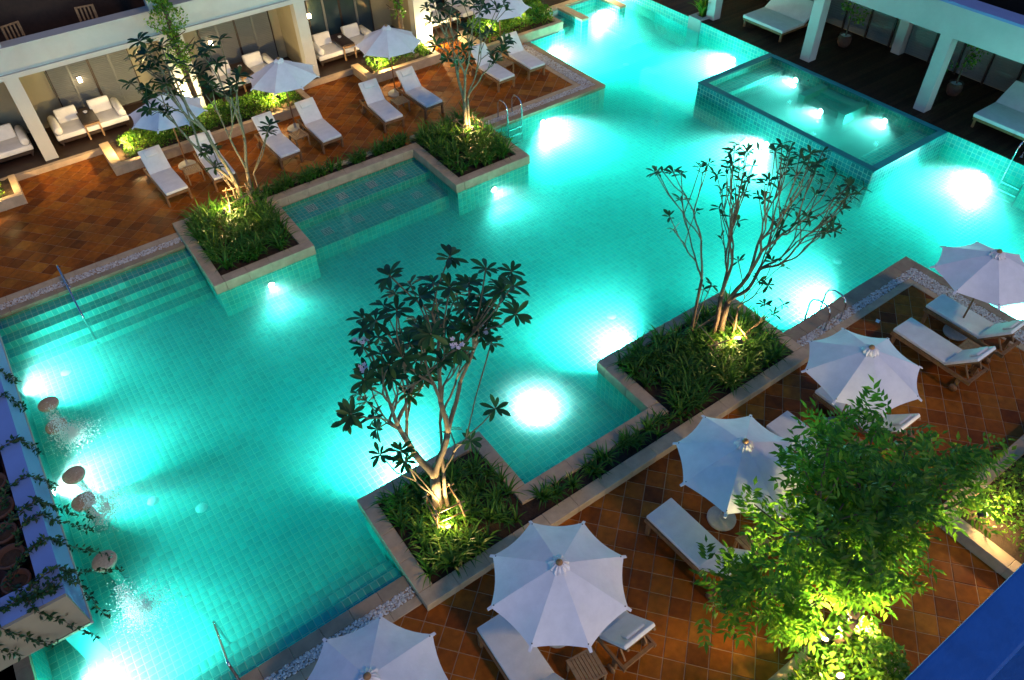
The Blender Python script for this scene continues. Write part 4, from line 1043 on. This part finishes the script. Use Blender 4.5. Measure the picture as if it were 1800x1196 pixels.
add_xwall(23.194, -1, 10.05, 16.73, -.1, DZ - .06, SF); add_ywall(16.734, -1, 19.9, 23.2, -.1, DZ - .06, SF); add_ywall(16.094, -1, 19.9, 23.2, -.15, .10, SF)
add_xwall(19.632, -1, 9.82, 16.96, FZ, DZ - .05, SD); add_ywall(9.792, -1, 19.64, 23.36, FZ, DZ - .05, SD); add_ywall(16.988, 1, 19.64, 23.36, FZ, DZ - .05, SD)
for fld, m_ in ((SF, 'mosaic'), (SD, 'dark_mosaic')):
    V = [v - np.array([sx, sy, 0]) for v in fld.V]; o = link('mosaic_tiles', np_mesh('mosaic_tiles', np.concatenate(V), np.concatenate(fld.F), m_), spa, 'stuff')
sw = MB(); sw.box(.245, 3.53, .245, 6.975, -.155, DZ - .03); sw.build('spa_water', 'spa_water', spa)
for yy in (15.6, 15.0, 11.9, 11.4, 10.95):
    MB().lathe([(0, 0), (.04, 0), (.035, .02), (0, .025)], 12).build('jet_nozzle', 'steel', spa).matrix_local = Matrix.Translation((23.16 - sx, yy - sy, .12)) @ Matrix.Rotation(R(-90), 4, 'Y')
# bubbling plates on the sunken bench
for i in range(4):
    for j, (yy, zz) in enumerate(((19.15, -.225), (18.15, -.495))):
        t = thing('air_plate', f'perforated air plate on the {"upper" if j == 0 else "lower"} sunken bench level, {ORD[i]} from the left', 'air plate', (5.75 + i * 1.02, yy, zz), 0, f'air plates on the {"upper" if j == 0 else "lower"} bench level')
        MB().rbox(-.15, .15, -.17, .17, 0, .006, .002, 1).build('plate', 'dark_mosaic', t)
        s = MB()
        for a in range(6):
            for b in range(5): s.lathe([(0, .013), (.026, .013), (.02, .02), (0, .022)], 6, (-.13 + .052 * a + rng.uniform(-.01, .01), -.15 + .075 * b, 0))
        s.build('nozzles', 'foam', t, kind='stuff')

# ================================================================== LEFT HOTEL WING (far side)
hw = thing('hotel_wing', 'white colonnaded hotel wing behind the far terrace', 'building', (0, 26.18, 0)); hy = 26.18
def hp(name, x0, x1, y0, y1, z0, z1, m, par=None): return MB().box(x0, x1, y0 - hy, y1 - hy, z0, z1).build(name, m, par or hw)
hp('terrace_floor', -9, 30, 26.0, 34, -.02, .175, 'dark_wood'); hp('terrace_kerb', -9, 14.2, 25.85, 25.995, -.02, .18, 'stone')
t_ = MB()
XS = [-4.78 + 4.6 * k for k in range(8)]
for x in XS: hp('column', x, x + .40, 26.18, 26.58, .18, 2.9, 'plaster'); hp('column', x + .02, x + .38, 26.21, 26.55, 2.905, 8, 'plaster')
for x in (XS[2], XS[4]): hp('pier', x + .42, x + .75, 26.25, 28.0, .18, 2.88, 'plaster')
hp('beam', -9, 30, 26.12, 26.60, 2.905, 3.05, 'plaster'); hp('fascia', -9, 30, 26.17, 26.60, 3.055, 3.72, 'plaster'); hp('parapet_cap', -9, 30, 26.13, 26.64, 3.725, 3.80, 'plaster')
hp('ceiling', -9, 30, 26.605, 29, 2.86, 2.92, 'plaster'); hp('upper_floor', -9, 30, 26.605, 30, 2.93, 3.0, 'dark_wood'); hp('upper_wall', -9, 30, 28.6, 28.8, 3.0, 9, 'dark_wood')
hp('back_wall', -9, 30, 28.45, 28.65, .18, 2.855, 'warm_plaster')
for k, x in enumerate(XS[:6]):
    hp('cross_wall', x + .1, x + .3, 26.6, 28.445, .18, 2.85, 'warm_plaster')
    d0 = x + 1.22 if k != 2 else x + 1.7; glass = (k >= 3)
    for q in range(4):
        a = d0 + q * .66; f = hp('door_panel', a, a + .655, 28.36, 28.44, .22, 2.4, 'louvre' if not glass else 'glass')
        for e in (0, .62): hp('stile', a + e, a + e + .035, 28.33, 28.358, .22, 2.4, 'dark_wood' if (q % 2 == 0) == (e == 0) else 'louvre', f)
        if not glass:
            s = MB()
            for z in np.arange(.28, 2.36, .062): s.xbox(Matrix.Translation((a + .04, 28.35 - hy, z)) @ Matrix.Rotation(R(-35), 4, 'X'), 0, .575, -.022, .022, -.004, .004)
            s.build('louvres', 'louvre', f)
    hp('door_head', d0 - .05, d0 + 2.7, 28.32, 28.358, 2.405, 2.5, 'dark_wood'); hp('door_sill', d0 - .05, d0 + 2.7, 28.30, 28.358, .18, .215, 'dark_wood')
# chairs on the dark upper balcony
def balcony_chair(label, x, y, rz):
    t = thing('slatted_chair', label, 'chair', (x, y, 3.0), rz)
    for a in (-.26, .26):
        for b in (-.25, .25): MB().box(a - .02, a + .02, b - .02, b + .02, 0, .42 if b < 0 else .9).build('leg', 'table_teak', t)
    for i in range(7): MB().box(-.24 + i * .07, -.19 + i * .07, -.26, .26, .42, .445).build('seat_slat', 'table_teak', t)
    for i in range(5): MB().box(-.26 + i * .115, -.21 + i * .115, .24, .262, .5, .88).build('back_slat', 'table_teak', t)
    MB().box(-.28, .28, .235, .268, .885, .93).build('top_rail', 'table_teak', t)
balcony_chair('dark slatted chair on the upper balcony at the left', .75, 27.3, R(15)); balcony_chair('dark slatted chair on the upper balcony nearer the column', 2.8, 27.3, R(-10))
# daybed sofas with a dark table between the seats
def sofa(label, x0, x1, y0=26.75, split=True, single=None):
    t = thing('terrace_sofa', label, 'sofa', (x0, y0, .18)); W = x1 - x0; D = 1.15
    MB().box(.04, W - .04, .05, D - .02, .1, .22).build('platform', 'dark_wood', t)
    for a in (.08, W - .14):
        for b in (.08, D - .12): MB().box(a, a + .06, b, b + .06, 0, .099).build('leg', 'dark_wood', t)
    MB().rbox(0, W, 0, D, .225, .40, .03).build('mattress', 'cushion', t, True)
    for (a, b) in ((.28, .95), (W - .95, W - .28)):
        MB().rbox(0, b - a, 0, .22, 0, .46, .05, 2, Matrix.Translation((a, D - .34, .40)) @ Matrix.Rotation(R(-22), 4, 'X')).build('back_cushion', 'cushion', t, True)
    for a in (.14, W - .14): MB().tube([(a, .02, .53), (a, .04, .53), (a, D - .08, .53), (a, D - .06, .53)], [.10, .125, .125, .10], 18).build('bolster', 'cushion', t, True)
    return t
def ttable(label, x, y):
    t = thing('dark_side_table', label, 'side table', (x, y, .18))
    MB().box(-.26, .26, -.62, .55, .50, .55).build('top', 'dark_wood', t)
    for a in (-.22, .22):
        for b in (-.66, .54): MB().box(a - .025, a + .025, b - .025, b + .025, 0, .499).build('leg', 'table_teak', t)
    MB().box(-.25, .25, -.68, -.63, .46, .52).build('apron', 'table_teak', t)
    c = thing('ashtray', label.replace('dark table between the sofa seats', 'small white bowl on the sofa table'), 'bowl', (x + .02, y + .15, .731)); MB().lathe([(0, 0), (.05, 0), (.075, .05), (.065, .05), (.045, .012), (0, .012)], 16).build('bowl', 'cushion', c, True)
for x0, x1, nm in ((-3.4, -.32, 'at the left picture edge'), (.42, 2.72, 'in the bay behind the first far umbrella'), (5.75, 8.2, 'in the bay behind the second far umbrella'), (9.75, 12.2, 'in the glass bay behind the third far umbrella'), (14.5, 16.9, 'in the last bay behind the end column')):
    sofa('white cushioned sofa with bolsters ' + nm, x0, x1); ttable('dark table between the sofa seats ' + nm, (x0 + x1) / 2, 27.35)

# ================================================================== RIGHT PAVILION
pv = thing('pool_pavilion', 'white pavilion with louvred doors on the timber deck', 'building', (23.8, 15.8, DZ)); ox, oy = 23.8, 15.8
def pp(name, x0, x1, y0, y1, z0, z1, m): return MB().box(x0 - ox, x1 - ox, y0 - oy, y1 - oy, z0 - DZ, z1 - DZ).build(name, m, pv)
for y in (6.25, 10.95, 15.60, 20.30): pp('column', 23.80, 24.18, y, y + .40, DZ, 2.86, 'plaster')
pp('beam', 23.72, 24.25, 2, 24, 2.865, 3.75, 'plaster'); pp('parapet_cap', 23.70, 24.35, 2, 24, 3.755, 3.83, 'sky_tinted_white'); pp('ceiling', 24.255, 27.3, 2, 24, 2.95, 3.0, 'plaster')
pp('upper_wall', 26.0, 26.2, 2, 24, 3.0, 8, 'dark_wood'); pp('upper_floor', 24.355, 26, 2, 24, 3.05, 3.1, 'dark_wood')
pp('back_wall', 27.12, 27.3, 2, 24, DZ, 2.945, 'warm_plaster')
y = 5.2; k = 0
while y < 22:
    for q in range(4):
        a = y + q * 1.02; f = pp('door_panel', 27.04, 27.10, a + .03, a + .98, DZ + .06, 2.5, 'louvre')
        s = MB()
        for z in np.arange(DZ + .12, 2.44, .085): s.xbox(Matrix.Translation((27.03 - ox, a + .06 - oy, z - DZ)) @ Matrix.Rotation(R(35), 4, 'Y'), -.03, .03, 0, .86, -.004, .004)
        s.build('louvres', 'louvre', f); pp('stile', 26.98, 27.035, a - .03, a + .028, DZ, 2.55, 'dark_wood')
    pp('pilaster', 26.78, 27.11, y - .62 + 4.7, y - .62 + 5.05, DZ, 2.94, 'plaster'); y += 4.7
def daybed(label, x, y, W, D=2.0):
    t = thing('daybed', label, 'daybed', (x, y, DZ), 0, 'daybeds on the timber deck')
    for a in (.05, D - .12):
        for b in (.05, W - .12): MB().box(a, a + .07, b, b + .07, 0, .26).build('leg', 'teak', t)
    for (a0, a1, b0, b1) in ((.02, D, .02, .08), (.02, D, W - .08, W - .02), (.02, .08, .085, W - .085), (D - .06, D, .085, W - .085)): MB().box(a0, a1, b0, b1, .262, .34).build('frame_rail', 'teak', t)
    MB().rbox(0, 1.25, 0, W, .345, .46, .03).build('mattress', 'cushion', t, True)
    MB().rbox(0, .95, 0, W, 0, .11, .03, 2, Matrix.Translation((1.24, 0, .36)) @ Matrix.Rotation(R(-32), 4, 'Y')).build('back_cushion', 'cushion', t, True)
    MB().box(1.9, 1.96, .1, W - .1, .34, .75).build('back_support', 'teak', t)
daybed('wide white daybed on the timber deck near the top edge', 24.25, 17.30, 1.95); daybed('wide white daybed on the timber deck at the right picture edge', 24.12, 7.55, 2.05)
def potted(label, x, y, seed):
    r = random.Random(seed); t = thing('potted_tree', label, 'potted plant', (x, y, DZ), 0, 'potted trees on the timber deck')
    MB().lathe([(0, 0), (.16, 0), (.23, .12), (.25, .28), (.2, .40), (.23, .43), (.21, .43), (.18, .38), (0, .37)], 20).build('pot', 'pot', t, True)
    MB().lathe([(0, .375), (.19, .38), (0, .39)], 12).build('soil', 'pebble', t)
    st = MB(); st.tube([(0, 0, .36), (.03, .02, .8), (-.02, .03, 1.3), (.03, 0, 1.75)], [.03, .026, .022, .014], 7)
    P = []
    for k in range(11):
        z = r.uniform(.75, 1.8); a = r.uniform(0, 6.28); l = r.uniform(.2, .42); e = Vector((math.cos(a) * l, math.sin(a) * l, z + r.uniform(.05, .25)))
        st.tube([(0, 0, z), e * .6 + Vector((0, 0, z * .4)), e], [.012, .009, .006], 5)
        for _ in range(16): P.append((e + Vector((r.gauss(0, .11), r.gauss(0, .11), r.gauss(0, .08))))[:])
    st.build('trunk', 'brown_bark', t, True); P = np.array(P); n = len(P); L = nr.uniform(.08, .15, n)
    fast_leaves(P, rand_dirs(n, -.1), rand_dirs(n, 1), L, L * .3, 'tree_leaf', 'crown', t)
potted('potted tree in a round pot between the first two pavilion columns', 25.88, 15.72, 1); potted('potted tree in a round pot right of the second pavilion column', 25.62, 11.12, 2)
# white box with a palm at the end of the timber deck
pb = planter('white_planter_box', 'pale planter box with a palm at the far end of the timber deck', [(23.34, 23.62, 20.55, 21.2), (23.625, 24.4, 20.55, 20.7), (23.625, 24.4, 21.05, 21.2)], [(23.6, 24.4, 20.68, 21.1)], .42, -.9, 'plaster', 2)
V, F = blades([(23.7, 24.1, 20.75, 21.0)], 60, L=(.7, 1.0), wd=.035, z=.38, droop=.5)
tag(link('palm_plant', np_mesh('palm_plant', V, F, 'tree_leaf', True)), 'leafy palm growing in the pale planter box', 'palm')
# low walls capped with stone at the top of the channel
for (x0, x1, y0, y1, lb) in ((20.08, 20.48, 23.97, 25.6, 'pink stone capped wall beside the pool steps'), (19.0, 22.1, 25.6, 25.9, 'stone capped wall crossing behind the pool steps'), (22.12, 22.5, 23.97, 28.0, 'stone capped wall end at the top picture edge')):
    t = thing('low_wall', lb, 'wall', (x0, y0, 0)); MB().rbox(0, x1 - x0, 0, y1 - y0, .105, .20, .01, 1).build('cap_stone', 'stone', t)

# ---- balcony rail of the camera's own building
br = thing('balcony_railing', 'deep blue balcony railing crossing the bottom right corner', 'railing', (0, 0, 10.0))
MB().rbox(-8, 14, -.062, .066, .9, 1.0, .008, 2).build('top_rail', 'railing_blue', br); MB().box(-8, 14, -.3, -.065, .2, .85).build('parapet', 'railing_blue', br)

# ================================================================== LIGHTS IN THE PLACE
POOL_C = (0.95, 1.0, 0.96)
def pool_light(label, p, d, watts, r_=.09, dim=False, spot=125, tilt=-.22):
    """recessed underwater lamp; d = outward direction"""
    t = thing('pool_light', label, 'pool light', p, 0, 'underwater pool lights'); d = Vector(d).normalized()
    q = d.to_track_quat('Z', 'Y').to_matrix().to_4x4()
    a = MB().lathe([(r_, -.02), (r_ * 1.35, -.02), (r_ * 1.35, .012), (r_ * 1.05, .022), (r_, .012)], 20).build('ring', 'steel', t, True); a.matrix_local = q
    b = MB().lathe([(0, 0), (r_, 0), (r_ * .8, .014), (0, .018)], 18).build('lens', 'lamp_dim' if dim else 'lamp_white', t, True); b.matrix_local = q
    if watts: lamp('pool_lamp', 'SPOT', tuple(d * .07), watts, POOL_C, t, tuple(d * 1.07 + Vector((0, 0, tilt))), .08, spot, .8)
    return t
ZL = -.5
PW = 1950
for lb, p, d, wt in [
    ('underwater light under the far ladder', (14.6, YF - .02, ZL), (0, -1, 0), .8),
    ('underwater light in the far corner of the far deck', (XR + .02, 23.3, ZL), (1, -.35, 0), 1.3),
    ('underwater light on the spa wall', (19.61, 13.6, ZL), (-1, 0, 0), .9),
    ('underwater light on the timber deck wall beyond the spa', (CX - .02, 18.6, ZL), (-1, 0, 0), 1.0),
    ('underwater light beside the right hand ladder', (CX - .02, 8.25, ZL), (-1, 0, 0), .9),
    ('underwater light in the channel steps at the top', (22.12, 25.3, ZL), (-.3, -1, 0), 1.0),
    ('underwater light beyond the capped wall at the top edge', (22.5, 26.0, ZL), (1, -.3, 0), 1.0),
    ('round underwater light on the floor in front of the recess', (6.65, 9.0, FZ + .02), (0, 0, 1), .55),
    ('underwater light behind the front planter', (3.4, 8.82, ZL), (0, 1, 0), .65),
    ('underwater light behind the wide frangipani planter', (9.5, 8.89, ZL), (0, 1, 0), .8),
    ('underwater light beside the near ladder', (14.7, YN + .02, ZL), (0, 1, 0), .9),
    ('underwater light at the right deck end', (XR + .02, 4.2, ZL), (1, 0, 0), 1.2),
    ('underwater light at the near end of the bar', (XL + .25, 8.4, ZL), (1, .15, 0), .48),
    ('underwater light under the bar counter between the stools', (-2.97, 13.2, -.4), (1, 0, 0), .42),
    ('underwater light under the bar counter by the far stools', (-2.97, 16.6, -.4), (1, .4, 0), .2),
    ('underwater light on the far left planter front', (3.45, 16.87, ZL), (0, -1, 0), .04),
    ('underwater light on the ladder planter front', (10.9, 16.95, ZL), (0, -1, 0), .06)]:
    pool_light(lb, p, d, wt * PW)
for lb, p, d in (('spa light in the left basin', (23.0, 15.4, .02), (-1, 0, 0)), ('spa light beside the spa steps', (21.96, 13.45, -.03), (-1, 0, 0)), ('spa light in the right basin', (23.0, 11.7, .02), (-1, 0, 0))):
    pool_light(lb, p, d, 420, tilt=-.35)
WARM = (1.0, .66, .26)
def spike(label, p, tgt, watts, r_=.05, spot=110, col=WARM, beam=0):
    t = thing('garden_spotlight', label, 'spotlight', p, 0, 'warm garden spotlights'); d = (Vector(tgt) - Vector(p)).normalized(); q = d.to_track_quat('Z', 'Y').to_matrix().to_4x4()
    MB().tube([(0, 0, -.22), (0, 0, 0)], .012, 6).build('spike', 'black_metal', t)
    a = MB().lathe([(0, -.06), (r_ * .8, -.06), (r_ * 1.1, .0), (r_ * 1.15, .09), (r_ * 1.02, .09), (r_, .05), (0, .05)], 16).build('housing', 'black_metal', t, True); a.matrix_local = q
    b = MB().lathe([(0, .055), (r_ * .98, .055), (r_ * .7, .07), (0, .075)], 16).build('lens', 'lamp_warm', t, True); b.matrix_local = q
    if watts: lamp('glow_lamp', 'POINT', tuple(d * .14), watts, col, t, None, .05)
    if beam: lamp('spot_lamp', 'SPOT', tuple(d * .12), beam, col, t, tuple(d * 1.2), .04, spot, .5)
spike('garden spotlight at the foot of the front frangipani', (3.12, 7.0, .42), (3.30, 7.5, 1.1), 30, spot=75, beam=330)
spike('garden spotlight under the wide frangipani', (11.15, 7.2, .46), (11.1, 7.75, 1.2), 70, spot=70, beam=60)
spike('garden spotlight glowing in the far left planter', (3.35, 19.45, .5), (4.1, 19.95, 1.2), 80, spot=80, beam=90)
spike('garden spotlight under the frangipani by the ladder', (11.46, 18.9, .5), (11.45, 19.3, 1.3), 40)
for lb, p, tg, wt in (('garden spotlight at the left end of the first flower bed', (1.98, 24.72, .62), (2.3, 25.3, .9), 110), ('garden spotlight at the right end of the first flower bed', (7.25, 24.62, .66), (7.0, 25.3, .9), 110),
                      ('garden spotlight at the foot of the slender tree', (4.45, 25.75, .75), (4.6, 26.2, 1.6), 140), ('garden spotlight in the second flower bed', (11.2, 24.92, .6), (11.6, 25.3, .8), 100),
                      ('garden spotlight in the bed at the left picture edge', (-1.72, 24.6, .6), (-2.0, 25.2, .9), 60), ('garden spotlight lighting the end column', (14.15, 25.7, .35), (13.9, 26.3, 1.2), 170),
                      ('garden spotlight in the bed by the pool steps', (16.0, 24.5, .75), (16.2, 25.4, 1.0), 70), ('garden spotlight lighting the column beyond the top edge', (23.0, 25.75, .35), (22.95, 26.3, 1.2), 420),
                      ('garden spotlight under the shade tree', (6.85, 1.5, .8), (7.0, 2.1, 3.0), 0), ('garden spotlight at the right foot of the shade tree', (7.45, 1.3, .6), (8.0, 1.9, 3.0), 0), ('garden spotlight in the shrubs under the shade tree', (6.45, .95, 1.02), (6.5, 1.7, 2.4), 75),
                      ('garden spotlight in the right hand shrub bed', (11.25, 1.4, .55), (12.0, 1.0, 1.0), 70)):
    spike(lb, p, tg, wt, col=(1.0, .78, .36) if 'column' in lb or 'slender' in lb else ((.95, .82, .38) if wt == 0 else WARM), spot=125, beam=900 if wt == 0 else 0)
def sconce(label, x, z=1.5, wt=1.6):
    t = thing('wall_sconce', label, 'wall lamp', (x, 28.32, z), 0, 'wall lamps on the hotel wing')
    MB().box(-.07, .07, .0, .04, -.1, .1).build('back_plate', 'black_metal', t); MB().rbox(-.06, .06, -.11, -.002, -.08, .08, .01, 1).build('shade', 'sconce_warm', t)
    lamp('sconce_lamp', 'POINT', (0, -.22, 0), wt, (1.0, .72, .38), t, None, .08)
for x, lb in ((-2.9, 'square wall lamp in the bay at the left edge'), (1.9, 'square wall lamp between the louvred doors of the first bay'), (6.42, 'square wall lamp beside the louvred doors of the second bay'), (10.25, 'wall lamp on the glass doors of the third bay'), (15.0, 'wall lamp in the last terrace bay')):
    sconce(lb, x)
t = thing('garden_lantern', 'small square lantern glowing among shrubs at the top edge', 'lantern', (17.55, 25.0, .25))
MB().box(-.02, .02, -.02, .02, 0, .45).build('post', 'black_metal', t); MB().rbox(-.08, .08, -.08, .08, .45, .72, .01, 1).build('shade', 'sconce_warm', t); MB().box(-.1, .1, -.1, .1, .722, .75).build('lid', 'black_metal', t)
lamp('lantern_lamp', 'POINT', (0, -.2, .55), 20, WARM, t, None, .08)

for i, (x, y, lb) in enumerate(((-2.0, 17.4, 'pale round inlet on the pool floor near the far left steps'), (-1.35, 12.2, 'pale round inlet on the pool floor right of the stools'), (-.55, 11.4, 'pale round inlet on the pool floor between bar and front planter'),
                                (10.4, 10.7, 'pale round inlet on the pool floor behind the wide planter'), (20.5, 21.6, 'pale round inlet on the channel floor'), (17.0, 8.6, 'pale round inlet on the pool floor by the right deck corner'))):
    t = thing('floor_inlet', lb, 'pool inlet', (x, y, FZ), 0, 'pool floor inlets')
    MB().lathe([(0, .002), (.11, .002), (.105, .012), (.03, .018), (0, .018)], 20).build('cover', 'foam', t, True)
    MB().lathe([(.112, .002), (.13, .002), (.126, .008), (.112, .008)], 20).build('ring', 'foam', t, True)

t = thing('paper_slip', 'small white paper lying on the tiles near the near ladder', 'paper', (14.70, 5.90, .002), R(20))
pm = MB()
for j in range(3):
    for i in range(3): pm.v.append((i * .06, j * .045, .012 * (i % 2) + .008 * (j == 2)))
for j in range(2):
    for i in range(2): pm.f.append((j * 3 + i, j * 3 + i + 1, (j + 1) * 3 + i + 1, (j + 1) * 3 + i))
pm.build('sheet', 'foam', t)
